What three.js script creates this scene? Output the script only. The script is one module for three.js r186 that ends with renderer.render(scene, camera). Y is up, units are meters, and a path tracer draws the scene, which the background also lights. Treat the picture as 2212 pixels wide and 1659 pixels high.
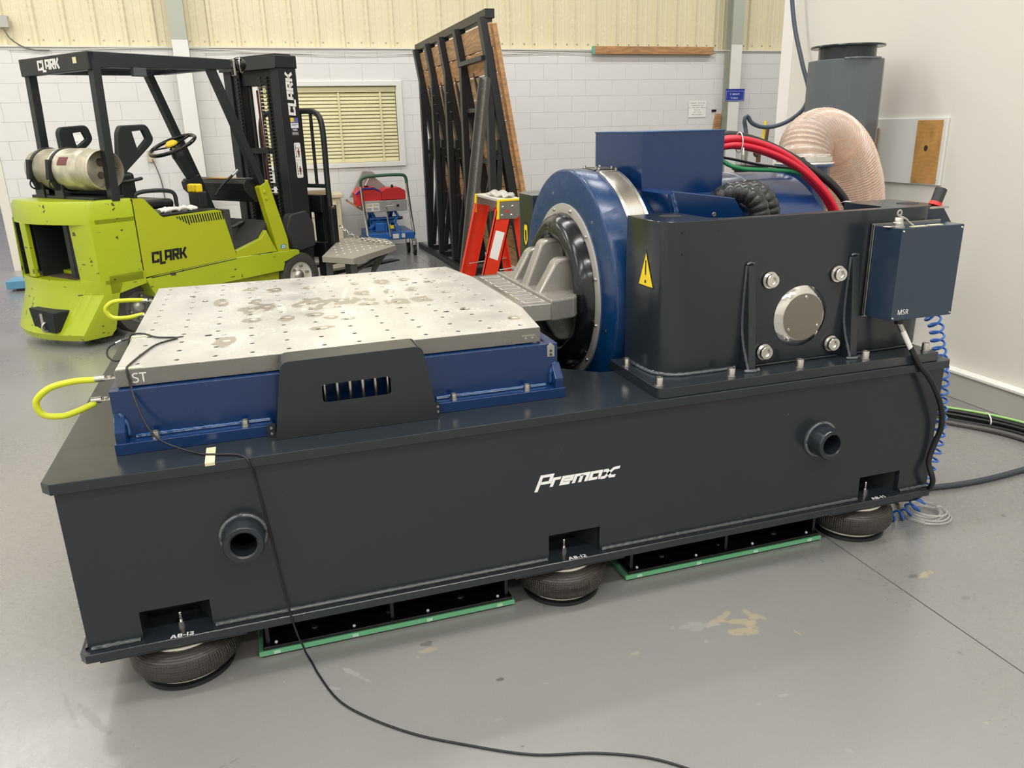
import * as THREE from 'three';
import { RoundedBoxGeometry } from 'three/addons/geometries/RoundedBoxGeometry.js';
import { mergeGeometries, toCreasedNormals } from 'three/addons/utils/BufferGeometryUtils.js';
import { FontLoader } from 'three/addons/loaders/FontLoader.js';
import { TextGeometry } from 'three/addons/geometries/TextGeometry.js';
import { RectAreaLightUniformsLib } from 'three/addons/lights/RectAreaLightUniformsLib.js';

// ---------------------------------------------------------------- camera, exposure, lights
const scene = new THREE.Scene();
scene.background = new THREE.Color(0x0a0a0a);
const camera = new THREE.PerspectiveCamera(52.27, 2212 / 1659, 0.05, 60);
{
  // measured from the photograph: yaw, pitch, roll of a hand-held camera 1.447 m above the floor
  const Ry = new THREE.Matrix4().makeRotationY(0.31096), Rx = new THREE.Matrix4().makeRotationX(0.31544), Rz = new THREE.Matrix4().makeRotationZ(0.02459);
  const m = Rz.multiply(Rx).multiply(Ry).transpose();
  camera.position.set(0, 1.447, 0);
  camera.quaternion.setFromRotationMatrix(m);
}
scene.add(camera);
const renderer = new THREE.WebGLRenderer({ antialias: true });
renderer.toneMapping = THREE.LinearToneMapping;
renderer.toneMappingExposure = 1.66;
renderer.shadowMap.enabled = true;
renderer.shadowMap.type = THREE.PCFSoftShadowMap;
RectAreaLightUniformsLib.init();
const LAMP_Y = 5.2, LAMP_L = 17, LAMP_COLOR = new THREE.Color().setRGB(1.0, 0.99, 0.975);
const LAMPS = [];
for (const z of [-8.4, -5.3, -2.2, 0.9, 4.0]) for (const x of z < -4.9 ? [-7, -3.4, 0.2, 3.8, 7.4] : [-7, -3.4, 0, 2.3]) LAMPS.push([x, z]);
for (const z of [-12.6, -15.6]) for (const x of [-7.4, -4.6]) LAMPS.push([x, z]);

// ---------------------------------------------------------------- helpers
const V = (x, y, z) => new THREE.Vector3(x, y, z);
let seed = 7;
const rnd = () => { seed = (seed * 1664525 + 1013904223) >>> 0; return seed / 4294967296; };
const used = new Map(), OFF = new WeakMap();
function numbered(n) { const k = used.get(n) || 0; used.set(n, k + 1); return k ? n + '_' + String(k).padStart(3, '0') : n; }
function thing(name, label, category, pos = [0, 0, 0], rot = 0, group) {
  const o = new THREE.Group(); o.name = numbered(name); o.position.set(...pos); o.rotation.y = rot;
  o.userData = { label, category }; if (group) o.userData.group = group;
  scene.add(o); OFF.set(o, rot ? [0, 0, 0] : pos); return o;      // unrotated things take their parts in room coordinates
}
function room(name, pos = [0, 0, 0]) { const o = new THREE.Group(); o.name = numbered(name); o.position.set(...pos); o.userData = { kind: 'structure' }; scene.add(o); OFF.set(o, pos); return o; }
function clean(g) {
  if (g.index) g = g.toNonIndexed();
  for (const k of Object.keys(g.attributes)) if (!['position', 'normal', 'uv'].includes(k)) g.deleteAttribute(k);
  if (!g.attributes.normal) g.computeVertexNormals();
  if (!g.attributes.uv) g.setAttribute('uv', new THREE.Float32BufferAttribute(new Float32Array(g.attributes.position.count * 2), 2));
  g.morphAttributes = {}; return g;
}
function metricUV(g) {
  const p = g.attributes.position, n = g.attributes.normal, u = new Float32Array(p.count * 2);
  for (let i = 0; i < p.count; i++) {
    const ax = Math.abs(n.getX(i)), ay = Math.abs(n.getY(i)), az = Math.abs(n.getZ(i));
    let a, b;
    if (ay >= ax && ay >= az) { a = p.getX(i); b = p.getZ(i); } else if (ax >= az) { a = p.getZ(i); b = p.getY(i); } else { a = p.getX(i); b = p.getY(i); }
    u[2 * i] = a; u[2 * i + 1] = b;
  }
  g.setAttribute('uv', new THREE.BufferAttribute(u, 2)); return g;
}
const join = (gs) => gs.length === 1 ? clean(gs[0]) : mergeGeometries(gs.map(clean));
function part(name, gs, mat, parent, opt = {}) {
  let g = join(Array.isArray(gs) ? gs : [gs]);
  if (!opt.keepUV) metricUV(g);
  const off = OFF.get(parent) || [0, 0, 0];
  g.translate(-off[0], -off[1], -off[2]);
  const m = new THREE.Mesh(g, mat); m.name = parent === scene ? numbered(name) : name; m.castShadow = m.receiveShadow = true;
  OFF.set(m, off); if (opt.label) m.userData.label = opt.label; if (opt.kind) m.userData.kind = opt.kind;
  parent.add(m); return m;
}
function solo(name, label, category, gs, mat, opt = {}) {              // a thing that is one mesh
  let g = join(Array.isArray(gs) ? gs : [gs]); if (!opt.keepUV) metricUV(g);
  g.computeBoundingBox(); const b = g.boundingBox, c = [(b.min.x + b.max.x) / 2, b.min.y, (b.min.z + b.max.z) / 2];
  g.translate(-c[0], -c[1], -c[2]); const m = new THREE.Mesh(g, mat); m.name = numbered(name); m.position.set(...c); m.castShadow = m.receiveShadow = true;
  m.userData = { label, category }; if (opt.group) m.userData.group = opt.group; scene.add(m); OFF.set(m, c); return m;
}
const bx = (x0, x1, y0, y1, z0, z1, r = 0.002) => {
  const w = Math.abs(x1 - x0), h = Math.abs(y1 - y0), d = Math.abs(z1 - z0), mn = Math.min(w, h, d);
  const g = r > 0 && mn > 0.003 ? new RoundedBoxGeometry(w, h, d, 1, Math.min(r, mn * 0.45)) : new THREE.BoxGeometry(w, h, d);
  return g.translate((x0 + x1) / 2, (y0 + y1) / 2, (z0 + z1) / 2);
};
function bar(a, b, w, h, roll = 0, r = 0.002) {                        // a box beam from point a to point b
  a = V(...a); b = V(...b); const L = a.distanceTo(b), g = new RoundedBoxGeometry(w, h, L, 1, Math.min(r, w * .4, h * .4));
  g.rotateZ(roll); const d = b.clone().sub(a).normalize(); let up = Math.abs(d.y) > .999 ? V(0, 0, 1) : V(0, 1, 0);
  const x = up.clone().cross(d).normalize(), y = d.clone().cross(x); g.applyMatrix4(new THREE.Matrix4().makeBasis(x, y, d)); 
  return g.translate(...a.add(b).multiplyScalar(.5).toArray());
}
function cyl(a, b, r0, r1 = r0, seg = 20, open = false) {
  a = V(...a); b = V(...b); const g = new THREE.CylinderGeometry(r1, r0, a.distanceTo(b), seg, 1, open);
  g.applyQuaternion(new THREE.Quaternion().setFromUnitVectors(V(0, 1, 0), b.clone().sub(a).normalize()));
  return g.translate(...a.add(b).multiplyScalar(.5).toArray());
}
function tube(pts, r, n = 0, rad = 8, closed = false) {
  const c = new THREE.CatmullRomCurve3(pts.map(p => V(...p)), closed, 'centripetal');
  const k = n || Math.max(8, pts.length * 6); const g = new THREE.TubeGeometry(c, k, r, rad, closed);
  if (closed) return g;
  const caps = [0, 1].map(t => { const s = new THREE.SphereGeometry(r, rad, 4); const p = c.getPointAt(t); return s.translate(p.x, p.y, p.z); });
  return mergeGeometries([g, ...caps].map(clean));
}
function lathe(prof, at, axis = 'y', seg = 40, crease = 0.5) {         // prof: [radius, along]
  let g = new THREE.LatheGeometry(prof.map(p => new THREE.Vector2(Math.max(p[0], 1e-5), p[1])), seg);
  g = toCreasedNormals(g, crease);
  if (axis === 'x') g.rotateZ(-Math.PI / 2); if (axis === 'z') g.rotateX(Math.PI / 2); if (axis === '-x') g.rotateZ(Math.PI / 2);
  return g.translate(...at);
}
const shp = (pts) => { const s = new THREE.Shape(); pts.forEach((p, i) => i ? s.lineTo(p[0], p[1]) : s.moveTo(p[0], p[1])); s.closePath(); return s; };
function roundPoly(pts, r) {                                           // polygon with rounded corners; r number or per-corner list
  const out = [], n = pts.length;
  for (let i = 0; i < n; i++) {
    const p = pts[i], a = pts[(i + n - 1) % n], b = pts[(i + 1) % n], rr = Array.isArray(r) ? r[i] : r;
    if (!rr) { out.push(p); continue; }
    const u = [a[0] - p[0], a[1] - p[1]], v = [b[0] - p[0], b[1] - p[1]], lu = Math.hypot(...u), lv = Math.hypot(...v), k = Math.min(rr, lu * .49, lv * .49);
    const s = [p[0] + u[0] / lu * k, p[1] + u[1] / lu * k], e = [p[0] + v[0] / lv * k, p[1] + v[1] / lv * k];
    for (let j = 0; j <= 6; j++) { const t = j / 6, q = 1 - t; out.push([q * q * s[0] + 2 * q * t * p[0] + t * t * e[0], q * q * s[1] + 2 * q * t * p[1] + t * t * e[1]]); }
  }
  return out;
}
// a polygon in plane 'xy' (thick along z), 'xz' (thick along y) or 'zy' (thick along x), from a0 to a1
function prism(pts, plane, a0, a1, opt = {}) {
  const f = plane === 'xy' ? p => p : plane === 'xz' ? p => [p[0], -p[1]] : p => [-p[0], p[1]];
  const s = shp(pts.map(f)); for (const h of opt.holes || []) s.holes.push(new THREE.Path(h.map(f).map(q => new THREE.Vector2(...q))));
  const b = opt.bevel || 0, d = Math.abs(a1 - a0), lo = Math.min(a0, a1);
  let g = new THREE.ExtrudeGeometry(s, { depth: d - 2 * b, bevelEnabled: b > 0, bevelSize: b, bevelThickness: b, bevelOffset: -b, bevelSegments: opt.bs || 1, curveSegments: 12 });
  g.translate(0, 0, lo + b);
  if (plane === 'xz') g.rotateX(-Math.PI / 2); if (plane === 'zy') g.rotateY(Math.PI / 2);
  return opt.smooth ? toCreasedNormals(g, opt.smooth) : g;
}
const circ = (x, y, r, n = 16) => Array.from({ length: n }, (_, i) => [x + r * Math.cos(i / n * 6.28319), y + r * Math.sin(i / n * 6.28319)]);
const font = await new FontLoader().loadAsync('fonts/droid/droid_sans_regular.typeface.json');
const fontB = await new FontLoader().loadAsync('fonts/droid/droid_sans_bold.typeface.json');
const text = (s, size, depth = .0008, f = font) => new TextGeometry(s, { font: f, size, depth, curveSegments: 4, bevelEnabled: false });
function ribbon(pl, w) {                                               // mitred outline of an open stroke
  const L = [], R = [], n = pl.length;
  for (let i = 0; i < n; i++) {
    const d = (a, b) => { const x = b[0] - a[0], y = b[1] - a[1], l = Math.hypot(x, y); return [x / l, y / l]; };
    const p = i ? d(pl[i - 1], pl[i]) : d(pl[0], pl[1]), q = i < n - 1 ? d(pl[i], pl[i + 1]) : p, nx = -(p[1] + q[1]), ny = p[0] + q[0], l = Math.hypot(nx, ny) || 1, c = Math.max(.35, (nx / l) * -p[1] + (ny / l) * p[0]), k = w / 2 / c;
    L.push([pl[i][0] + nx / l * k, pl[i][1] + ny / l * k]); R.push([pl[i][0] - nx / l * k, pl[i][1] - ny / l * k]);
  }
  return shp([...L, ...R.reverse()]);
}
function glyphs(list, w, depth, shear) {                               // list of [advance, [polylines]] in unit height
  const gs = []; let x = 0;
  for (const [adv, ps] of list) { for (const pl of ps) gs.push(new THREE.ExtrudeGeometry(ribbon(pl.map(p => [p[0] + x, p[1]]), w), { depth, bevelEnabled: false })); x += adv; }
  const g = join(gs); g.applyMatrix4(new THREE.Matrix4().set(1, shear, 0, 0, 0, 1, 0, 0, 0, 0, 1, 0, 0, 0, 0, 1)); return g;
}
const LOGO_C = [[.74, [[[.6, .7], [.6, .88], [.12, .88], [.12, .1], [.6, .1], [.6, .3]]]], [.5, [[[.12, 1], [.12, -.1], [.56, -.1]]]], [.74, [[[.12, .1], [.12, .9], [.6, .9], [.6, 0]], [[.12, .38], [.6, .38]]]], [.74, [[[.12, 0], [.12, .9], [.6, .9], [.6, .48], [.2, .48]], [[.32, .46], [.62, 0]]]], [.8, [[[.12, 0], [.12, .98]], [[.14, .46], [.36, .52], [.62, 1]], [[.34, .56], [.66, 0]]]]];
const LOGO_P = [[.88, [[[.1, -.22], [.1, .9], [.76, .9], [.76, .38], [.18, .38]]]], [.58, [[[.1, 0], [.1, .58], [.52, .58]]]], [.82, [[[.66, .1], [.12, .1], [.12, .58], [.68, .58], [.68, .34], [.2, .34]]]], [1.02, [[[.1, 0], [.1, .58], [.9, .58], [.9, 0]], [[.5, .55], [.5, 0]]]], [.84, [[[.7, 0], [.7, .58], [.12, .58], [.12, .1], [.66, .1]]]], [1, [[[.02, .58], [.26, .58], [.62, .06], [.95, .06]], [[.0, .06], [.24, .06], [.66, .64], [1.05, .68]]]]];

// ---------------------------------------------------------------- noise and textures
const hash = (x, y, s) => { let h = (x * 374761393 + y * 668265263 + s * 1442695041) | 0; h = (h ^ (h >>> 13)) * 1274126177 | 0; return ((h ^ (h >>> 16)) >>> 0) / 4294967296; };
function vnoise(x, y, per, s) {
  const xi = Math.floor(x), yi = Math.floor(y), fx = x - xi, fy = y - yi, u = fx * fx * (3 - 2 * fx), v = fy * fy * (3 - 2 * fy), w = (a) => ((a % per) + per) % per;
  const a = hash(w(xi), w(yi), s), b = hash(w(xi + 1), w(yi), s), c = hash(w(xi), w(yi + 1), s), d = hash(w(xi + 1), w(yi + 1), s);
  return a + (b - a) * u + (c - a) * v + (a - b - c + d) * u * v;
}
const fbm = (u, v, f, o, s) => { let t = 0, a = .5, n = 0; for (let i = 0; i < o; i++) { t += a * vnoise(u * f, v * f, f, s + i); n += a; a *= .5; f *= 2; } return t / n; };
function tex(n, fn, srgb = true, m = n) {
  const d = new Uint8Array(n * m * 4);
  for (let j = 0; j < m; j++) for (let i = 0; i < n; i++) { const c = fn(i / n, j / m), k = (j * n + i) * 4; for (let q = 0; q < 3; q++) d[k + q] = Math.max(0, Math.min(255, (typeof c === 'number' ? c : c[q]) * 255)); d[k + 3] = 255; }
  const t = new THREE.DataTexture(d, n, m); t.wrapS = t.wrapT = THREE.RepeatWrapping; t.magFilter = THREE.LinearFilter; t.minFilter = THREE.LinearMipmapLinearFilter; t.generateMipmaps = true;
  if (srgb) t.colorSpace = THREE.SRGBColorSpace; t.needsUpdate = true; return t;
}
const rep = (t, sx, sy = sx) => { const c = t.clone(); c.repeat.set(1 / sx, 1 / sy); c.needsUpdate = true; return c; };
const nz = tex(256, (u, v) => fbm(u, v, 8, 5, 3), false);              // general wear / relief
const fine = tex(256, (u, v) => fbm(u, v, 64, 2, 9), false);
const smudge = tex(256, (u, v) => .55 + .6 * (fbm(u, v, 6, 4, 21) - .5) + .25 * (fbm(u, v, 50, 2, 4) - .5), false);
const std = (hex, rough = .5, metal = 0, o = {}) => new THREE.MeshPhysicalMaterial({ color: hex, roughness: rough, metalness: metal, ...o });
function canvasTex(w, h, draw) { const c = document.createElement('canvas'); c.width = w; c.height = h; const x = c.getContext('2d'); draw(x, w, h); const t = new THREE.CanvasTexture(c); t.colorSpace = THREE.SRGBColorSpace; return t; }
// a thin printed plate: front face shows the drawing. c = centre, w,h size, n = 'x' | '-x' | 'z'
function printed(w, h, t, c, n) {
  const g = new THREE.BoxGeometry(w, h, t); const uv = g.attributes.uv; for (let i = 0; i < uv.count; i++) if (i < 16 || i > 19) uv.setXY(i, .01, .01);
  if (n === 'x') g.rotateY(Math.PI / 2); if (n === '-x') g.rotateY(-Math.PI / 2); return g.translate(...c);
}

// ---------------------------------------------------------------- materials
const paintBump = { bumpMap: rep(fine, .09), bumpScale: .00012 };
const M = {
  dark: std(0x252b30, .34, 0, { roughnessMap: rep(smudge, .8), ...paintBump }),
  darkFlat: std(0x22272b, .45, 0, paintBump),
  weld: std(0x565c63, .14, 0, { clearcoat: 1, clearcoatRoughness: .05, bumpMap: rep(nz, .06), bumpScale: .0025 }),
  blue: std(0x072d5b, .36, 0, { roughnessMap: rep(smudge, .9), clearcoat: .25, clearcoatRoughness: .14, ...paintBump }),
  blueWeld: std(0x24558f, .13, 0, { clearcoat: 1, clearcoatRoughness: .05, bumpMap: rep(nz, .06), bumpScale: .0025 }),
  steel: std(0xc9c6bf, .28, 1), chrome: std(0xd8d6d0, .14, 1), zinc: std(0xb9b6ae, .42, 1, { bumpMap: rep(nz, .2), bumpScale: .0004 }),
  brushed: std(0xa8a49b, .3, 1, { anisotropy: .7 }),
  cast: std(0xa29e96, .42, .45, { roughnessMap: rep(smudge, .3), bumpMap: rep(nz, .2), bumpScale: .0003 }),
  alu: std(0x9c9993, .4, .6, { roughnessMap: rep(smudge, .35) }), edge: std(0x85837d, .42, .6, { roughnessMap: rep(smudge, .35) }),
  rubber: std(0x17181a, .35, 0, { roughnessMap: rep(smudge, .25) }),
  rubberMatt: std(0x1b1b1c, .75), black: std(0x101214, .45), blackGloss: std(0x0c0d0f, .2), blackMatt: std(0x15171a, .7),
  steelBlack: std(0x1e2124, .42),
  white: std(0xe9e8e2, .5), offwhite: std(0xe4e0d2, .55), cream: std(0xd9cfae, .55),
  wall: std(0xebe8e2, .62, 0, { bumpMap: rep(fine, .12), bumpScale: .0006 }),
  block: std(0xe6e5e2, .55, 0, { bumpMap: rep(fine, .1), bumpScale: .0012 }),
  mortar: std(0xd2d0ca, .7), drywall: std(0xd9d6cc, .7, 0, { bumpMap: rep(fine, .15), bumpScale: .0003 }),
  corr: std(0xe6dcba, .42, 0, { roughnessMap: rep(smudge, 1) }), column: std(0xb3b7a8, .5), ceil: std(0xd6d2c8, .8),
  lime: std(0xabb314, .34, 0, { clearcoat: .3, clearcoatRoughness: .15, ...paintBump }),
  yellow: std(0xf2d21a, .4), red: std(0xd02a2a, .45), orange: std(0xe23a1e, .38, 0, { bumpMap: rep(fine, .06, .4), bumpScale: .0003 }),
  redRubber: std(0xc91f35, .38), green: std(0x1f7a4a, .4), cartBlue: std(0x1c5fa8, .38), greyGreen: std(0x2d5c40, .4),
  hose: std(0x3d4a57, .45), coilBlue: std(0x2166c4, .25, 0, { clearcoat: .4 }), strap: std(0xcfd62a, .35), tape: std(0xd9cfa8, .7), ivory: std(0xe3dcae, .45),
  signBlue: std(0x2b3f9c, .4), greyPlastic: std(0x5a5e60, .5), paper: std(0xf1efe9, .8)
};
const plankTex = tex(512, (u, v) => { const g = fbm(u * 1 + .02 * fbm(u, v, 4, 2, 5), v, 4, 3, 31), r = fbm(u, v * 1, 2, 1, 7), s = Math.sin((v * 12 + 6 * g + 1.2 * Math.sin(u * 6.283)) * 3.1416 * 1); const k = .85 + .06 * s + .25 * (g - .5) + .12 * (fbm(u, v, 128, 1, 8) - .5); return [.82 * k, .65 * k, .47 * k]; });
const woodM = new THREE.MeshPhysicalMaterial({ map: rep(plankTex, 1.2, .3), roughness: .65 });
const timberM = new THREE.MeshPhysicalMaterial({ map: rep(plankTex, 1.4, .35), color: 0xfff4e6, roughness: .65 });
// ---------------------------------------------------------------- floor
{
  const N = 2048, SZ = 5.12, X0 = -2.0, Z0 = -4.12;                   // one 5.12 m tile with the scuffs of the painted concrete in front of the machine
  const spots = [];                                                    // [x, z, rx, rz, angle, colour, strength, raggedness]
  const S = (x, z, rx, rz, a, c, k, r = 1) => spots.push([x, z, rx, rz, a, c, k, r]);
  const worn = [.66, .61, .50], pale = [.63, .62, .60], dk = [.28, .27, .26];
  S(1.27, -1.735, .055, .02, .5, worn, .8); S(1.22, -1.77, .07, .012, -.4, worn, .7); S(1.33, -1.75, .04, .015, 1.1, worn, .7); S(1.255, -1.69, .05, .018, .2, worn, .8); S(1.14, -1.76, .06, .02, .1, pale, .5);
  S(1.3, -1.72, .05, .012, -.9, worn, .6); S(.90, -1.71, .012, .008, 0, worn, .7); S(.345, -1.96, .02, .012, .3, dk, .45); S(.34, -1.93, .03, .012, 0, worn, .6); S(1.99, -1.75, .04, .012, -.2, worn, .9); S(1.95, -1.755, .02, .01, 0, dk, .5);
  S(.502, -1.735, .012, .008, 0, dk, .7); S(.12, -1.9, .06, .008, .9, pale, .7); S(.05, -1.86, .03, .006, .4, pale, .6); S(-.55, -1.95, .1, .01, 1.0, dk, .25); S(-.62, -2.02, .12, .006, 1.2, dk, .22); S(-.6, -2.2, .06, .02, .3, worn, .25);
  S(2.7, -2.55, .04, .012, -.5, dk, .5); S(2.8, -2.6, .07, .006, -.3, dk, .4); S(2.0, -1.6, .02, .01, 0, dk, .3);
  const ls = seed; seed = 99;
  for (let i = 0; i < 260; i++) S(X0 + rnd() * SZ, Z0 + rnd() * SZ, .004 + rnd() * .012, .002 + rnd() * .006, rnd() * 3, rnd() < .6 ? pale : rnd() < .4 ? worn : dk, .3 + rnd() * .5);
  for (let i = 0; i < 70; i++) S(X0 + rnd() * SZ, Z0 + rnd() * SZ, .03 + rnd() * .09, .0012 + rnd() * .0015, rnd() * 3, rnd() < .7 ? pale : dk, .18 + rnd() * .3);
  seed = ls;
  const buf = new Float32Array(N * N * 3);
  const bn = new Float32Array(512 * 512); for (let j = 0; j < 512; j++) for (let i = 0; i < 512; i++) bn[j * 512 + i] = fbm(i / 512, j / 512, 5, 5, 77);
  for (let j = 0; j < N; j++) for (let i = 0; i < N; i++) { const k = (j * N + i) * 3, n = bn[(j >> 2) * 512 + (i >> 2)] - .5, f = hash(i, j, 5) - .5, c = 1 + .10 * n + .035 * f; buf[k] = .525 * c; buf[k + 1] = .520 * c; buf[k + 2] = .510 * c; }
  for (const [x, z, rx, rz, a, c, s, r] of spots) {
    const R = Math.max(rx, rz) * 1.4, ca = Math.cos(a), sa = Math.sin(a), P = SZ / N;
    for (let j = Math.floor((z - R - Z0) / P); j <= (z + R - Z0) / P; j++) for (let i = Math.floor((x - R - X0) / P); i <= (x + R - X0) / P; i++) {
      const dx = X0 + i * P - x, dz = Z0 + j * P - z, u = (dx * ca + dz * sa) / rx, v = (-dx * sa + dz * ca) / rz, q = u * u + v * v + r * 1.6 * (vnoise(i / 5, j / 5, 4096, 3) - .5);
      if (q < 1) { const w = s * Math.min(1, (1 - q) * 3), k = (((j + N) % N) * N + ((i + N) % N)) * 3; for (let t = 0; t < 3; t++) buf[k + t] += (c[t] - buf[k + t]) * w; }
    }
  }
  const map = tex(N, (u, v) => { const k = (Math.round(v * N) * N + Math.round(u * N)) * 3; return [buf[k], buf[k + 1], buf[k + 2]]; });
  const rough = tex(512, (u, v) => 0.21 + .4 * (bn[(Math.round(v * 512) % 512) * 512 + Math.round(u * 512) % 512] - .35) + .08 * hash(u * 512 | 0, v * 512 | 0, 8), false);
  map.repeat.set(1 / SZ, 1 / SZ); map.offset.set(-X0 / SZ, -Z0 / SZ); rough.repeat.copy(map.repeat); rough.offset.copy(map.offset);
  M.floor = new THREE.MeshPhysicalMaterial({ map, roughnessMap: rough, roughness: 1, bumpMap: rep(fine, .4), bumpScale: .00012, clearcoat: .8, clearcoatRoughness: .26, ior: 1.6 });
  const fl = room('floor');
  part('floor_base', bx(-9, 11, -.3, -.006, -19, 6, 0), std(0x4a4846, .9), fl);
  const e = .0022;
  for (const [x0, x1, z0, z1] of [[-9, 1.857 - e, -19, -5.195 - e], [1.857 + e, 11, -19, -5.195 - e], [-9, 1.857 - e, -5.195 + e, 6], [1.857 + e, 11, -5.195 + e, 6]]) part('floor_slab', bx(x0, x1, -.01, 0, z0, z1, .0012), M.floor, fl);
}
// ---------------------------------------------------------------- back wall: blocks below, ribbed panels above
{
  const zf = -10.48, w = room('wall_back');
  part('wall_core', [bx(-2.62, .22, 0, 2.42, -10.68, zf - .006, 0), bx(1.985, 11, 0, 2.42, -10.68, zf - .006, 0), bx(.22, 1.985, 0, 1.03, -10.68, zf - .006, 0), bx(.22, 1.985, 2.05, 2.42, -10.68, zf - .006, 0), bx(-9, 11, 2.42, 5.7, -10.72, -10.62, 0)], M.mortar, w);
  const cache = new Map();
  const blockGeo = (l, h) => { const k = l.toFixed(3) + '_' + h.toFixed(3); if (!cache.has(k)) { const g = clean(new THREE.ExtrudeGeometry(shp([[-l / 2 + .003, -h / 2 + .003], [l / 2 - .003, -h / 2 + .003], [l / 2 - .003, h / 2 - .003], [-l / 2 + .003, h / 2 - .003]]), { depth: .004, bevelEnabled: true, bevelSize: .0022, bevelThickness: .0022, bevelSegments: 1 })); cache.set(k, metricUV(g)); } return cache.get(k); };
  for (let k = 0; k < 12; k++) {
    const y0 = .017 + .2032 * k, y1 = Math.min(y0 + .2032, 2.418);
    for (let x = (k % 2 ? .119 : .319) - 3.2; x < 8.9; x += .4) {
      let a = Math.max(x, -2.6), b = x + .4; if (b < -2.56) continue;
      if (k >= 5 && k <= 9) { if (a >= .2 && b <= 2) continue; if (a < .22 && b > .22) b = .22; else if (a < 1.985 && b > 1.985) a = 1.985; }
      if (b - a < .03) continue;
      const m = new THREE.Mesh(blockGeo(b - a, y1 - y0), M.block); m.name = 'block'; m.position.set((a + b) / 2, (y0 + y1) / 2, zf - .0062 + (hash(k, Math.round(x * 10), 2) - .5) * .0012); m.castShadow = m.receiveShadow = true; w.add(m);
    }
  }
  part('sill_flashing', bx(-2.62, 9, 2.418, 2.436, -10.6, -10.455, .001), M.offwhite, w);
  // one pressed sheet: three ribs and six shallow flutes
  const prof = []; const P = 0.304;
  for (let i = 0; i < 3; i++) { const o = i * P; prof.push([o, 0], [o + .018, .034], [o + .05, .034], [o + .068, 0], [o + .12, 0], [o + .126, .004], [o + .144, .004], [o + .15, 0], [o + .2, 0], [o + .206, .004], [o + .224, .004], [o + .23, 0]); } prof.push([3 * P, 0]);
  const outline = [...prof, ...prof.slice().reverse().map(p => [p[0], p[1] - .0015])];
  const sheet = clean(prism(outline.map(p => [p[0], p[1]]), 'xz', 2.436, 5.5)); metricUV(sheet);
  const screws = [];
  for (let x = -9.1; x < 8.9; x += 3 * P) { const xx = -2.055 - 3 * P * 8 + Math.round((x + 9.1) / (3 * P)) * 3 * P; const m = new THREE.Mesh(sheet, M.corr); m.name = 'ribbed_panel'; m.position.set(xx, 0, -10.56); m.castShadow = m.receiveShadow = true; w.add(m); for (let i = 0; i < 3; i++) for (const o of [.1, .26]) if (i !== 1 || o < .2) screws.push(cyl([xx + i * P + o, 2.5, -10.56], [xx + i * P + o, 2.5, -10.551], .011, .008, 6)); }
  part('panel_screw', screws, M.zinc, w, { kind: 'stuff' });
  // steel columns standing in front of the wall
  for (const [x, n] of [[-.535, 1], [6.748, 1]]) {
    const c = room('wall_column');
    part('column_flange_white', bx(x - .085, x + .085, 0, 2.49, -10.315, -10.3, .002), M.white, c);
    part('column_flange_bare', bx(x - .085, x + .085, 2.49, 5.6, -10.316, -10.301, .002), M.column, c);
    part('column_web', bx(x - .005, x + .005, 0, 5.6, -10.47, -10.315, 0), M.column, c); part('column_rear_flange', bx(x - .085, x + .085, 0, 5.6, -10.476, -10.464, .001), M.column, c);
  }
  // conduit wires along the sill and door jamb
  const wv = (x0, x1, y, a, ph, z) => tube(Array.from({ length: 15 }, (_, i) => { const t = i / 14; return [x0 + (x1 - x0) * t, y + a * Math.sin(t * 9 + ph) - .01 * Math.sin(t * 23 + ph), z]; }), .0045, 70, 6);
  solo('wall_cable', 'upper of two thin white cables sagging along the top of the block wall', 'cable', wv(-2.3, 6.5, 2.392, .014, .4, -10.462), M.white);
  solo('wall_cable', 'lower of two thin white cables sagging along the top of the block wall', 'cable', wv(-.3, 6.5, 2.365, .012, 2.2, -10.462), M.white);
  const jb = thing('junction_box', 'small grey electrical box on the ribbed wall in the top left corner', 'electrical box', [-2.33, 2.6, -10.48]);
  part('box_body', bx(-2.42, -2.24, 2.61, 2.73, -10.522, -10.44, .004), std(0xb9b6ae, .5), jb); part('box_cable', tube([[-2.3, 2.61, -10.45], [-2.25, 2.5, -10.44], [-2.1, 2.4, -10.455], [-1.9, 2.385, -10.455]], .007), std(0x6a6964, .5), jb);
  const jm = room('trim_1'); part('jamb', bx(-2.70, -2.6, 0, 2.42, -10.7, -10.47, .002), M.offwhite, jm);
  const ot = thing('wall_outlet', 'tan wall outlet with dangling cord behind the steering wheel', 'outlet', [-1.04, 1.2, -10.46]);
  part('outlet_plate', bx(-1.075, -1.005, 1.17, 1.30, -10.475, -10.445, .004), std(0xcbb99c, .5), ot); part('outlet_cord', tube([[-1.03, 1.2, -10.44], [-1.0, 1.1, -10.45], [-.97, .95, -10.46], [-.96, .6, -10.46], [-.97, .3, -10.46]], .006), std(0x6d5a55, .5), ot);
}
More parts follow.
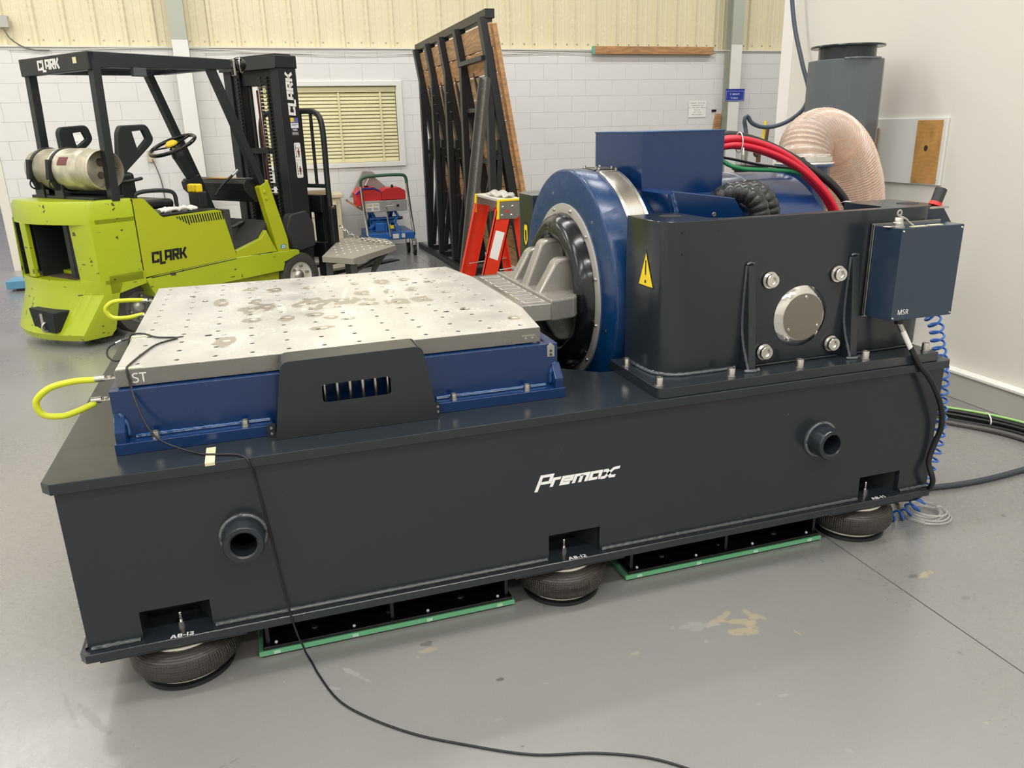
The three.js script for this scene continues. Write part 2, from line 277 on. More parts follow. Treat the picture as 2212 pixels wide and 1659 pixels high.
{ // window with blind
  const w = room('window_1'), z = -10.48;
  part('casing', prism([[.2, 1.022], [1.992, 1.022], [1.992, 2.052], [.2, 2.052]], 'xy', z - .01, z + .025, { bevel: .003, holes: [[[.26, 1.078], [1.927, 1.078], [1.927, 1.995], [.26, 1.995]]] }), M.white, w);
  part('reveal', [bx(.26, 1.925, 1.99, 2.0, z - .14, z, 0), bx(.26, 1.925, 1.072, 1.08, z - .14, z, 0), bx(.255, .265, 1.07, 2, z - .14, z, 0), bx(1.92, 1.928, 1.07, 2, z - .14, z, 0)], M.white, w);
  part('backing', bx(.2, 1.99, 1.0, 2.05, z - .17, z - .15, 0), std(0x8d8a80, .6), w);
  part('head_rail', bx(.27, 1.915, 1.925, 1.985, z - .07, z - .015), M.ivory, w);
  const sl = metricUV(clean(prism(Array.from({ length: 7 }, (_, i) => [-.026 + i * .00867, .007 * (1 - ((i - 3) / 3) ** 2)]).concat(Array.from({ length: 7 }, (_, i) => [.026 - i * .00867, .007 * (1 - ((i - 3) / 3) ** 2) - .003])), 'zy', -.82, .82)));
  for (let i = 0; i < 19; i++) { const m = new THREE.Mesh(sl, M.ivory); m.name = 'blind_slat'; m.position.set(1.0925, 1.9 - i * .0432, z - .045); m.rotation.x = 1.02; m.castShadow = m.receiveShadow = true; w.add(m); }
  part('bottom_rail', bx(.275, 1.91, 1.083, 1.104, z - .065, z - .025), M.ivory, w);
  for (const x of [.6, 1.2, 1.72]) part('ladder_tape', bx(x - .012, x + .012, 1.09, 1.92, z - .02, z - .018, 0), M.ivory, w);
}
// ---------------------------------------------------------------- right partition and the rest of the shell
{
  const w = room('wall_right');
  part('wall_body', bx(3.552, 3.7, 0, 5.6, -4.77, 6, 0), M.drywall, w);
  part('end_trim', bx(3.546, 3.706, 0, 5.6, -4.885, -4.768, .003), M.wall, w);
  const b = room('baseboard_right');
  part('base_band', bx(3.5, 3.56, 0, .138, -4.77, 6, .003), std(0xbdbab3, .5), b); part('base_ledge', bx(3.49, 3.56, .138, .153, -4.77, 6, .003), M.wall, b);
  const o = room('wall_outer');
  part('side_left', bx(-9.2, -9, 0, 5.7, -19, 6, 0), M.wall, o); part('side_front', bx(-9.2, 11, 0, 5.7, 6, 6.2, 0), M.wall, o); part('side_far_right', bx(11, 11.2, 0, 5.7, -10.7, 6, 0), M.wall, o); part('side_far_back', bx(-9.2, -2.5, 0, 5.7, -19.2, -19, 0), std(0xa9a7b5, .6), o); part('return_wall', bx(-2.62, -2.5, 0, 5.7, -19, -10.7, 0), M.wall, o);
  const c = room('ceiling'); part('ceiling_deck', bx(-9.2, 11.2, 5.6, 5.8, -19.2, 6.2, 0), M.ceil, c);
  // unpainted patch board let into the partition
  const p = thing('patch_board', 'white painted patch board with a bare knotty wood strip on the right wall', 'board', [3.552, 1.1, -3.68]);
  part('panel', bx(3.536, 3.551, 1.1, 1.45, -4.0, -3.405, .003), std(0xdad9d4, .6), p);
  const knot = tex(256, (u, v) => { const dx = (u - .45) * 1.2, dy = (v - .56) * 2.6, r = Math.hypot(dx, dy * .7), q = r < .09 ? .3 : 1, g = Math.sin((v * 30 + 3 * Math.exp(-r * 6) * (v > .56 ? 1 : -1) + 2.5 * fbm(u, v, 3, 3, 4)) * 3.1416); const k = q * (.9 + .018 * g + .22 * (fbm(u, v, 5, 4, 9) - .5)); return [.80 * k, .60 * k, .33 * k]; });
  part('bare_strip', printed(.172, .33, .004, [3.5345, 1.272, -3.515], '-x'), new THREE.MeshPhysicalMaterial({ map: knot, roughness: .6 }), p, { keepUV: true, label: 'bare wood strip with a dark knot' });
  part('screw', [cyl([3.537, 1.41, -3.43], [3.533, 1.41, -3.43], .005, .004, 8)], M.zinc, p); part('screw', [cyl([3.537, 1.13, -3.43], [3.533, 1.13, -3.43], .005, .004, 8)], M.zinc, p);
  solo('wood_strip', 'narrow weathered wood strip on the right wall beside the clear duct', 'board', bx(3.517, 3.535, 1.07, 1.40, -3.99, -3.885, .003), std(0x8d6f4d, .7));
}
// ---------------------------------------------------------------- lamps: a glowing panel and a light of its size just below
{
  const proto = thing('ceiling_light', 'long white ceiling light hanging above the hall', 'ceiling light', [LAMPS[0][0], LAMP_Y, LAMPS[0][1]], 0, 'ceiling lights above the hall');
  const [lx, lz] = LAMPS[0];
  part('housing', bx(lx - 1.25, lx + 1.25, LAMP_Y, LAMP_Y + .1, lz - .17, lz + .17, .01), M.white, proto);
  part('diffuser', bx(lx - 1.2, lx + 1.2, LAMP_Y - .012, LAMP_Y, lz - .13, lz + .13, 0), new THREE.MeshStandardMaterial({ color: 0xffffff, emissive: LAMP_COLOR, emissiveIntensity: 3 }), proto);
  for (const s of [-1, 1]) part('hanger', bx(lx + s - .01, lx + s + .01, LAMP_Y + .1, 5.6, lz - .01, lz + .01, 0), M.zinc, proto);
  LAMPS.forEach(([x, z], i) => {
    if (i) { const c = proto.clone(); c.name = numbered('ceiling_light'); c.position.set(x, LAMP_Y, z);  scene.add(c); }
    const l = new THREE.RectAreaLight(LAMP_COLOR, LAMP_L, 2.4, .26); l.position.set(x, LAMP_Y - .02, z); l.lookAt(x, 0, z); l.name = 'lamp_light'; scene.add(l);
  });
}
// residue patches on the aluminium plate: [x, z, radius x, radius z]
const STAINS = [[0.054, -3.191, 0.028, 0.048], [-0.004, -2.837, 0.028, 0.053], [0.069, -2.669, 0.026, 0.048], [0.131, -2.866, 0.033, 0.061], [0.179, -2.914, 0.038, 0.057], [0.208, -2.797, 0.05, 0.063], [0.27, -2.873, 0.071, 0.078], [0.164, -2.677, 0.035, 0.043], [0.208, -2.617, 0.026, 0.026], [0.261, -2.574, 0.023, 0.018], [0.17, -2.474, 0.039, 0.024], [0.367, -2.979, 0.03, 0.053], [0.373, -2.862, 0.024, 0.045], [0.362, -2.784, 0.032, 0.034], [0.466, -3.179, 0.04, 0.06], [0.568, -3.198, 0.021, 0.04], [0.462, -2.974, 0.024, 0.044], [0.562, -2.974, 0.03, 0.039], [0.461, -2.769, 0.044, 0.053], [0.553, -2.78, 0.037, 0.054], [0.458, -2.668, 0.02, 0.016], [0.655, -3.111, 0.026, 0.027], [0.666, -2.874, 0.017, 0.024], [0.367, -3.202, 0.02, 0.033], [0.767, -2.359, 0.023, 0.036], [0.182, -3.187, 0.021, 0.033], [0.66, -2.56, 0.017, 0.023], [0.161, -2.57, 0.011, 0.011], [0.008, -2.882, 0.049, 0.076], [-0.042, -2.84, 0.043, 0.097], [-0.039, -2.683, 0.03, 0.04], [-0.143, -3.018, 0.025, 0.082], [0.05, -3.198, 0.027, 0.038], [-0.038, -3.255, 0.031, 0.039], [-0.121, -2.422, 0.032, 0.089], [-0.02, -2.99, 0.023, 0.055]];
// ---------------------------------------------------------------- the machine base: x along its length, axis of the shaker at y .837, z -2.82
const AX = .837, AZ = -2.82, TOP = .650;
function socketBolt(r, h, at, axis = 'y') {                            // socket head cap screw, base centre at `at`, pointing along axis
  const head = lathe([[0, h * .55], [r * .5, h * .55], [r * .56, h], [r * .93, h], [r, h * .92], [r, 0], [0, 0]], [0, 0, 0], 'y', 20);
  const washer = lathe([[0, 0], [r * 1.22, 0], [r * 1.22, -.003], [0, -.003]].map(p => [p[0], p[1] + .003]).reverse(), [0, 0, 0], 'y', 20);
  const g = join([head, washer]); if (axis === 'z') g.rotateX(Math.PI / 2); if (axis === '-x') g.rotateZ(Math.PI / 2); if (axis === 'x') g.rotateZ(-Math.PI / 2); return g.translate(...at);
}
function weldRun(pts, r, n) {                                          // lumpy weld bead
  const c = new THREE.CatmullRomCurve3(pts.map(p => V(...p)), false, 'centripetal'), L = c.getLength(), k = n || Math.ceil(L / .008); const g = new THREE.TubeGeometry(c, k, r, 7, false);
  const p = g.attributes.position; for (let i = 0; i <= k; i++) { const q = c.getPointAt(i / k), s = .82 + .3 * hash(i, 3, 1) + .12 * Math.sin(i * 1.7); for (let j = 0; j <= 7; j++) { const a = i * 8 + j; p.setXYZ(a, q.x + (p.getX(a) - q.x) * s, q.y + (p.getY(a) - q.y) * s, q.z + (p.getZ(a) - q.z) * s); } }
  g.computeVertexNormals(); return g;
}
{
  const t = thing('machine_base', 'long dark grey steel machine base with white lettering on its front', 'machine base', [.84, .138, AZ]);
  const cuts = [[-.409, -.232], [.756, .928], [1.929, 2.104]];
  part('front_panel', prism([[-.543, .164], [-.543, .622], [2.237, .622], [2.237, .164], ...[...cuts].reverse().flatMap(([a, b]) => [[b, .164], [b, .2475], [a, .2475], [a, .164]])], 'xy', -2.019, -2.037), M.dark, t);
  part('side_panel', bx(-.543, -.525, .164, .622, -3.62, -2.037, .001), M.dark, t); part('side_panel', bx(2.219, 2.237, .164, .622, -3.62, -2.037, .001), M.dark, t); part('rear_panel', bx(-.543, 2.237, .164, .622, -3.64, -3.62, .001), M.dark, t);
  const opening = [[.952, -2.435], [1.068, -2.333], [2.1, -2.333], [2.1, -3.307], [1.068, -3.307], [.952, -3.205]];
  part('top_plate', prism([[-.568, -2.026], [-.546, -2.0], [2.236, -2.0], [2.251, -2.014], [2.251, -3.625], [2.236, -3.64], [-.546, -3.64], [-.568, -3.614]], 'xz', .621, TOP, { holes: [opening], bevel: .002 }), M.dark, t);
  part('bottom_flange', prism([[-.563, -2.012], [-.548, -1.992], [2.226, -1.992], [2.241, -2.007], [2.241, -3.65], [-.563, -3.65]], 'xz', .138, .164, { bevel: .002 }), M.dark, t);
  for (const x of [-.37, .79, 1.95]) part('mounting_pad', prism([[x - .2 + .05, -2.005], [x + .22, -2.005], [x + .22, -2.25], [x - .2 + .05, -2.25]], 'xz', .126, .138), M.darkFlat, t);
  let pk = 0;
  for (const [a, b] of cuts) {
    part('pocket', [bx(a - .012, a, .164, .262, -2.15, -2.037, 0), bx(b, b + .012, .164, .262, -2.15, -2.037, 0), bx(a - .012, b + .012, .164, .262, -2.16, -2.15, 0), bx(a - .012, b + .012, .25, .262, -2.15, -2.037, 0), prism([[b, -2.04], [b, -2.15], [b - .05, -2.15]], 'xz', .164, .2475)], M.darkFlat, t);
    const c = (a + b) / 2 + (pk === 0 ? .004 : -.02); part('stud', [cyl([c, .164, -2.06], [c, .176, -2.06], .013, .013, 6), cyl([c, .17, -2.06], [c, .2, -2.06], .0055, .0055, 12), new THREE.SphereGeometry(.0055, 12, 6).translate(c, .2, -2.06)], M.chrome, t); pk++;
  }
  for (const x of [-.121, 1.737]) {
    const h = part('lifting_boss', lathe([[.034, .0], [.034, .066], [.0385, .07], [.05, .07], [.0535, .064], [.0535, .022], [.057, .014], [.06, 0]], [x, .4255, -2.022], 'z', 44, .6), M.dark, t);
    part('boss_weld', new THREE.TorusGeometry(.057, .008, 8, 48).translate(x, .4255, -2.016), M.weld, h); part('bore', lathe([[.0001, .001], [.0345, .001], [.0345, .03]], [x, .4255, -2.02], 'z', 32), M.blackMatt, h);
  }
  const segs = [[-.535, -.415], [-.226, .75], [.934, 1.923], [2.11, 2.228]];
  for (const [a, b] of segs) part('weld_bead', weldRun([[a, .167, -2.0165], [(a + b) / 2, .167, -2.0165], [b, .167, -2.0165]], .0065), M.weld, t);
  part('weld_bead', weldRun([[-.546, .167, -2.02], [-.546, .167, -2.3], [-.546, .167, -3.5]], .006), M.weld, t);
  const W = std(0xf4f4f2, .5);
  const pg = glyphs(LOGO_P, .2, .02, .34); pg.computeBoundingBox(); const pw = pg.boundingBox; pg.translate(-pw.min.x, -pw.min.y, 0); pg.scale(.284 / (pw.max.x - pw.min.x), .052 / (pw.max.y - pw.min.y), .06); pg.translate(.711, .4035, -2.0191); pg.computeVertexNormals();
  part('brand_lettering', pg, W, t, { label: 'white slanted brand lettering' });
  [['AB-l3', -.345], ['AB-l2', .812], ['AB-l1', 1.974]].forEach(([s, x], i) => { const g = text(s, .0155, .0005, fontB); g.rotateX(-Math.PI / 2); g.scale(1.15, 1, 1); g.translate(x + .003, .164, -1.9955); part('station_label', g, W, t, { label: 'white station code ' + s.replace('l', 'I') }); });
}
// ---------------------------------------------------------------- air springs under the front edge
{
  const place = [['left corner', -.32], ['middle', .832], ['right corner', 1.985]];
  place.forEach(([w, x], i) => {
    const z = -2.112, t = thing('air_spring', `black ribbed rubber air spring under the ${w} of the grey base`, 'air spring', [x, 0, z], 0, 'air springs under the machine base');
    part('foot_disc', lathe([[0, 0], [.122, 0], [.125, .003], [.124, .013], [.118, .016], [0, .016]], [x, 0, z]), M.black, t);
    part('lower_ring', lathe([[.09, .014], [.112, .014], [.115, .019], [.112, .024], [.09, .024]], [x, 0, z]), M.offwhite, t);
    const ribs = tex(512, (u, v) => { const a = Math.abs(((u * 120) % 1) - .5) < .16 ? .2 : .8, b = Math.abs(((v * 16) % 1) - .5) < .1 ? .25 : .8; return (v > .25 && v < .7 ? a : .8) * .6 + b * .4 * (.8 + .4 * fbm(u, v, 8, 3, 3)); }, false, 256);
    const pr = []; for (let k = 0; k <= 20; k++) { const a = -1.35 + 2.7 * k / 20; pr.push([.092 + .058 * Math.cos(a) ** .8, .07 + .048 * Math.sin(a)]); }
    part('bellow', lathe(pr, [x, 0, z], 'y', 64, 1.5), std(0x35302c, .62, 0, { bumpMap: ribs, bumpScale: .005, roughnessMap: rep(smudge, .5) }), t, { keepUV: true });
    part('upper_ring', lathe([[.06, .110], [.105, .110], [.108, .115], [.105, .121], [.06, .121]], [x, 0, z]), M.offwhite, t);
    part('top_plate', lathe([[0, .119], [.1, .119], [.1, .126], [0, .126]], [x, 0, z]), M.black, t);
    if (i === 1) { const g = text('Continental', .018, .001); g.computeBoundingBox(); g.translate(-g.boundingBox.max.x / 2, 0, 0); const p = g.attributes.position; for (let k = 0; k < p.count; k++) { const y = p.getY(k) + .066, r = .0925 + .058 * Math.cos(Math.asin(Math.max(-1, Math.min(1, (y - .07) / .048)))) ** .8 + p.getZ(k), a = p.getX(k) / .15 - .16; p.setXYZ(k, x + r * Math.sin(a), y, z + r * Math.cos(a)); } g.computeVertexNormals(); part('moulded_lettering', g, std(0x1c1917, .6), t); }
  });
}
// ---------------------------------------------------------------- black stands on green pads
for (const [w, x0, x1] of [['left of the middle air spring', -.128, .652], ['right of the middle air spring', 1.043, 1.822]]) {
  const z = -2.055, t = thing('support_stand', `low black steel stand on a green translucent pad ${w}`, 'stand', [(x0 + x1) / 2, 0, z - .15], 0, 'stands under the machine base');
  part('rubber_pad', bx(x0 + .006, x1 - .004, 0, .006, z - .3, z - .004), M.rubberMatt, t);
  part('green_pad', bx(x0, x1, .006, .02, z - .306, z, .001), std(0x6fc08c, .15, 0, { transmission: .25, thickness: .01, clearcoat: .5, attenuationColor: new THREE.Color(0x3f9a66), attenuationDistance: .05 }), t);
  const f = part('base_plate', bx(x0 + .012, x1 - .006, .02, .031, z - .3, z - .006), M.blackGloss, t);
  part('web_plate', bx(x0 + .012, x1 - .006, .031, .126, z - .16, z - .148), M.blackGloss, t); part('upper_plate', bx(x0 + .012, x1 - .006, .116, .126, z - .3, z - .03), M.blackGloss, t);
  for (const k of [0, 1, 2]) { const x = x0 + .022 + k * (x1 - x0 - .05) / 2; part('gusset', bx(x, x + .012, .031, .118, z - .148, z - .018), M.blackGloss, t); }
  for (let k = 0; k < 7; k++) { const x = x0 + .05 + k * (x1 - x0 - .1) / 6, b = k % 2 === 0; part('bolt', b ? new THREE.SphereGeometry(.005, 10, 6).translate(x, .032, z - .022) : lathe([[0, .037], [.009, .036], [.011, .031], [.011, .03]], [x, 0, z - .06], 'y', 14), b ? M.white : M.black, t); if (b) part('pad_insert', bx(x - .009, x + .009, .008, .018, z - .004, z + .0008, 0), std(0xa9cdb4, .3), f); }
}
// ---------------------------------------------------------------- slip table: blue base, aluminium plate, guard
{
  const t = thing('slip_table_base', 'blue steel box base bolted on the grey machine under the pale plate', 'machine base', [.22, TOP, AZ]);
  const x0 = -.411, x1 = .853, zn = -2.185, zf = -3.455;
  part('front_wall', bx(x0, x1, TOP, .8135, zn - .03, zn, .0015), M.blue, t); part('rear_wall', bx(x0, x1, TOP, .8135, zf, zf + .03, .0015), M.blue, t);
  part('left_wall', bx(x0, x0 + .03, TOP, .8135, zf + .03, zn - .03, .001), M.blue, t); part('right_wall', bx(x1 - .03, x1, TOP, .8135, zf + .03, zn - .03, .001), M.blue, t);
  part('granite_slab', bx(x0 + .034, x1 - .034, TOP, .797, zf + .034, zn - .034, .002), std(0xdcd8ce, .35), t);
  part('inner_frame', bx(x0 + .06, x1 - .06, .797, .815, zf + .06, zn - .06, .002), M.alu, t);
  for (const [a, b, s] of [[-.413, -.012, 1], [.457, .862, -1]]) {
    part('flange', bx(a, b, TOP, .681, zn, -2.139, .0015), M.blue, t);
    const e = s > 0 ? a + .004 : b - .004 - .026; part('end_gusset', prism([[zn, .681], [zn + .038, .681], [zn + .038, .71], [zn, .752]], 'zy', e, e + .026, { bevel: .0015 }), M.blue, t);
    part('weld_bead', weldRun([[a + (s > 0 ? .05 : .005), .684, zn + .005], [(a + b) / 2, .684, zn + .005], [b - (s > 0 ? .005 : .05), .684, zn + .005]], .0065), M.blueWeld, t);
    part('weld_bead', weldRun([[e + (s > 0 ? .03 : -.004), .69, zn + .004], [e + (s > 0 ? .029 : -.003), .72, zn + .003], [e + .013, .755, zn + .003]], .006), M.blueWeld, t);
    for (const x of s > 0 ? [-.312, -.083] : [.51, .742]) part('bolt', socketBolt(.0098, .0195, [x, .681, zn + .026]), M.steel, t);
    part('side_flange', bx(s > 0 ? a - .0 : b - .012, s > 0 ? a + .012 : b, TOP, .681, zf, zn, .001), M.blue, t);
  }
  const pt = part('pointer_tag', prism([[.818, .772], [.842, .772], [.842, .806], [.83, .817], [.818, .806]], 'xy', zn, zn + .003, { bevel: .0005 }), M.zinc, t, { label: 'small silver pointer tag' });
  for (const y of [.779, .791]) part('screw', cyl([.83, y, zn + .003], [.83, y, zn + .0055], .0045, .004, 10), std(0x55534e, .4, .8), pt);
}
{
  const t = thing('slip_plate', 'pale stained aluminium table plate full of threaded holes', 'table plate', [.22, .816, AZ]);
  const out = [[-.392, -2.208], [.805, -2.208], [.853, -2.545], [.8555, -2.82], [.853, -3.095], [.805, -3.438], [-.392, -3.438]];
  const holes = []; for (let i = 0; i < 12; i++) for (let j = 0; j < 12; j++) { const x = -.342 + .1 * i, z = -2.26 - .1025 * j; if (x > .76 && j > 3 && j < 8) { } holes.push([x, z, .0065]); }
  for (const [x, z] of [[-.251, -2.535], [-.169, -2.52], [-.2, -3.08], [.59, -2.54], [.65, -2.55], [.596, -3.11], [.65, -3.11], [-.25, -3.2]]) holes.push([x, z, .0105]);
  const stain = (() => {                                               // residue and rub marks seen on the plate, in plate coordinates
    const N = 1024, X0 = -.40, Z0 = -3.45, SX = 1.27, SZ = 1.25, B = new Float32Array(N * N * 3), base = [.84, .83, .80];
    for (let j = 0; j < N; j++) for (let i = 0; i < N; i++) { const u = i / N, v = j / N, c = 1 + .10 * (fbm(u, v, 6, 5, 41) - .5) + .08 * (fbm(u, v * .3, 20, 3, 12) - .5), k = (j * N + i) * 3; for (let q = 0; q < 3; q++) B[k + q] = base[q] * c; }
    const blob = (x, z, rx, rz, a, c, s, rag = .9) => { const R = Math.max(rx, rz) * 1.5, ca = Math.cos(a), sa = Math.sin(a); for (let j = Math.max(0, (z - R - Z0) / SZ * N | 0); j <= Math.min(N - 1, (z + R - Z0) / SZ * N); j++) for (let i = Math.max(0, (x - R - X0) / SX * N | 0); i <= Math.min(N - 1, (x + R - X0) / SX * N); i++) { const dx = X0 + i / N * SX - x, dz = Z0 + j / N * SZ - z, u = (dx * ca + dz * sa) / rx, v = (-dx * sa + dz * ca) / rz, q = u * u + v * v + rag * 1.6 * (vnoise(i / 22, j / 22, 999, 5) - .5) + rag * .6 * (vnoise(i / 6, j / 6, 999, 8) - .5); if (q < 1) { const w = s * Math.min(1, (1 - q) * 5), k = (j * N + i) * 3; for (let t2 = 0; t2 < 3; t2++) B[k + t2] += (c[t2] - B[k + t2]) * w; } } };
    const res = [.60, .565, .50], clean_ = [.93, .92, .89];
    const at = STAINS; for (const [x, z, rx, rz] of at) { blob(x, z, rx, rz, 0, res, .72); blob(x + .006, z - .004, .012, .01, 0, clean_, .8, .4); }
    for (const [x, z, rx, rz, a] of [[-.02, -2.78, .02, .09, .15], [.06, -2.85, .015, .1, -.1], [.14, -2.8, .012, .08, .1], [.22, -2.78, .02, .09, .25], [.3, -3.0, .01, .13, .2], [.42, -3.1, .012, .16, .15], [.47, -2.95, .008, .2, .2], [.2, -3.1, .01, .12, -.1], [.28, -2.7, .018, .12, -.25]]) blob(x, z, rx, rz, a, clean_, .6, .7);
    const r = ((v) => v); return tex(N, (u, v) => { const k = ((v * N | 0) * N + (u * N | 0)) * 3; return [B[k], B[k + 1], B[k + 2]]; });
  })();
  stain.wrapS = stain.wrapT = THREE.ClampToEdgeWrapping; stain.repeat.set(1 / 1.27, 1 / 1.25); stain.offset.set(.40 / 1.27, 3.45 / 1.25);
  M.plate = new THREE.MeshPhysicalMaterial({ map: stain, roughness: .42, metalness: .35, roughnessMap: rep(smudge, .6) });
  const body = prism(out, 'xz', .816, .863, { holes: holes.map(h => circ(h[0], h[1], h[2], 10)), bevel: .0012 }); metricUV(clean(body));
  const g = clean(body), n = g.attributes.normal, pos = g.attributes.position, top = [], side = [];
  for (let i = 0; i < pos.count; i += 3) (n.getY(i) > .9 ? top : side).push(i);
  const pick = (l) => { const q = new THREE.BufferGeometry(); for (const k of ['position', 'normal']) { const a = g.attributes[k], o = new Float32Array(l.length * 9); l.forEach((i, j) => { for (let c = 0; c < 9; c++) o[j * 9 + c] = a.array[i * 3 + c]; }); q.setAttribute(k, new THREE.BufferAttribute(o, 3)); } return q; };
  part('plate_edge', pick(side), M.edge, t); part('plate_top', pick(top), M.plate, t);
  part('hole_bottom', holes.map(h => cyl([h[0], .838, h[1]], [h[0], .840, h[1]], h[2] + .001, h[2] + .001, 8)), std(0x3a3835, .5, .6), t, { kind: 'stuff' });
  const st = text('ST', .0265, .0008); st.translate(-.354, .8255, -2.2078); part('plate_lettering', st, M.white, t, { label: 'white letters ST' });
  part('scale_mark', [bx(.745, .788, .838, .8425, -2.209, -2.2065, 0), cyl([.757, .833, -2.208], [.757, .833, -2.206], .0045, .0045, 10), cyl([.778, .833, -2.208], [.778, .833, -2.206], .0045, .0045, 10)], M.zinc, t);
}
{
  const t = thing('spring_guard', 'dark sheet steel guard with a barred slot on the near side of the blue base', 'guard', [.22, TOP, -2.1]);
  const zF = -2.1, o = roundPoly([[-.008, TOP], [.027, .868], [.412, .872], [.449, TOP]], [0, .022, .022, 0]);
  part('front_plate', prism(o, 'xy', zF - .003, zF, { holes: [roundPoly([[.127, .7935], [.318, .7955], [.318, .7415], [.127, .7395]], .012)], bevel: .0006 }), M.darkFlat, t);
  const edge = o.slice(1, -1); const rim = []; for (let i = 0; i < edge.length - 1; i++) { const a = edge[i], b = edge[i + 1]; rim.push(clean(prism([[a[0], a[1]], [b[0], b[1]], [b[0], b[1] - .003], [a[0], a[1] - .003]], 'xy', -2.2, zF - .003))); }
  rim.push(prism([[-.008, TOP], [.027, .85], [.03, .85], [-.005, TOP]], 'xy', -2.18, zF - .003), prism([[.449, TOP], [.412, .85], [.409, .85], [.446, TOP]], 'xy', -2.18, zF - .003));
  part('rim', rim, M.dark, t);
  for (let i = 0; i < 6; i++) { const x = .137 + i * .036; part('spring_bar', cyl([x, .69, -2.15], [x, .83, -2.15], .006, .006, 12), M.steel, t); }
  part('bar_carrier', [bx(.1, .35, .68, .7, -2.18, -2.13), bx(.1, .35, .825, .84, -2.18, -2.13)], M.darkFlat, t);
  for (const [a, b] of [[-.028, -.006], [.445, .458]]) { part('fixing_tab', bx(a, b, TOP, .69, zF - .026, zF - .022, 0), M.dark, t); for (const y of [.664, .68]) part('screw', cyl([(a + b) / 2, y, zF - .022], [(a + b) / 2, y, zF - .018], .0045, .004, 10), M.chrome, t); }
}
// earthing straps, sensor, cables and tape on the slip table
function strap(label, z, pts, lugA, lugB) {
  const t = thing('earth_strap', label, 'cable', [pts[0][0], .76, z], 0, 'yellow earth straps looping from the pale plate');
  part('strap_loop', tube(pts, .0085, 60, 12), M.strap, t);
  for (const [x, y, zz] of [lugA, lugB]) { const l = part('lug', [bx(x - .034, x - .002, y - .006, y - .003, zz - .009, zz + .009, .001), bx(x - .004, x, y - .006, y + .014, zz - .01, zz + .01, .001)], M.chrome, t); part('lug_screw', lathe([[0, .006], [.006, .005], [.007, 0]], [x - .02, y - .003, zz], 'y', 10), M.steel, l); part('lug_crimp', cyl([x - .03, y - .003, zz], [x - .055, y - .003, zz], .0085, .009, 10), M.steel, l); }
}
strap('yellow earth strap looping out beside the ST letters on the pale plate', -2.235, [[-.445, .838, -2.235], [-.5, .839, -2.235], [-.56, .826, -2.235], [-.594, .793, -2.235], [-.585, .759, -2.235], [-.54, .748, -2.235], [-.5, .757, -2.235], [-.46, .772, -2.235]], [-.392, .842, -2.235], [-.411, .783, -2.24]);
strap('yellow earth strap looping out at the far left corner of the pale plate', -3.3, [[-.44, .846, -3.3], [-.5, .85, -3.3], [-.55, .846, -3.3], [-.575, .822, -3.3], [-.56, .79, -3.3], [-.51, .782, -3.3], [-.45, .79, -3.3]], [-.392, .846, -3.3], [-.411, .79, -3.3]);
{
  const cm = std(0x16151a, .45);
  const t = thing('sensor_cable', 'thin black sensor cable running from the pale plate down to the floor', 'cable', [-.2, 0, -2.0]);
  part('sensor', [bx(-.41, -.392, .838, .852, -2.665, -2.65, .002)], M.ivory, t);
  part('cable_plug', cyl([-.412, .845, -2.658], [-.436, .842, -2.652], .0042, .0036, 10), std(0x4a4d4c, .5), t); part('cable_sleeve', cyl([-.436, .842, -2.652], [-.452, .837, -2.645], .003, .0028, 8), M.white, t);
  part('cable_line', tube([[-.452, .837, -2.645], [-.472, .826, -2.635], [-.476, .806, -2.62], [-.455, .79, -2.605], [-.425, .80, -2.6], [-.402, .86, -2.625], [-.385, .867, -2.618], [-.362, .867, -2.608], [-.316, .867, -2.541], [-.256, .867, -2.508], [-.275, .867, -2.487], [-.308, .867, -2.45], [-.336, .867, -2.354], [-.359, .867, -2.241], [-.3615, .867, -2.208], [-.361, .856, -2.2025], [-.355, .815, -2.19], [-.348, .79, -2.165], [-.324, .723, -2.13], [-.30, .69, -2.115], [-.25, .662, -2.1], [-.22, .654, -2.085], [-.19, .6535, -2.058], [-.15, .6535, -2.042], [-.108, .6535, -2.022], [-.085, .648, -1.997], [-.079, .625, -1.994], [-.073, .59, -1.996], [-.055, .441, -1.998], [-.039, .266, -1.994], [-.026, .164, -1.986], [-.015, .10, -1.985], [-.004, .05, -2.0], [.001, .006, -2.03], [.012, .004, -1.99], [.029, .004, -1.916], [.072, .004, -1.791], [.139, .004, -1.70], [.24, .004, -1.603], [.342, .004, -1.532], [.492, .004, -1.443], [.642, .004, -1.394], [.75, .004, -1.34], [.818, .004, -1.283], [.95, .004, -1.13], [1.2, .004, -.95]], .0029, 420, 7), cm, t);
  solo('tape_strip', 'strip of cream tape holding the cable on the grey base', 'tape', [bx(-.188, -.164, .6505, .6514, -2.108, -1.9995, 0), bx(-.188, -.164, .643, .6514, -2.0, -1.9988, 0)], M.tape);
  solo('tape_strip', 'pale tape strip across the cable beside the ST letters', 'tape', [bx(-.39, -.325, .864, .8646, -2.232, -2.212, 0)], M.ivory);
  solo('tape_strip', 'pale tape strip across the cable near the left edge of the plate', 'tape', [bx(-.39, -.34, .864, .8646, -2.598, -2.58, 0)], M.ivory);
}
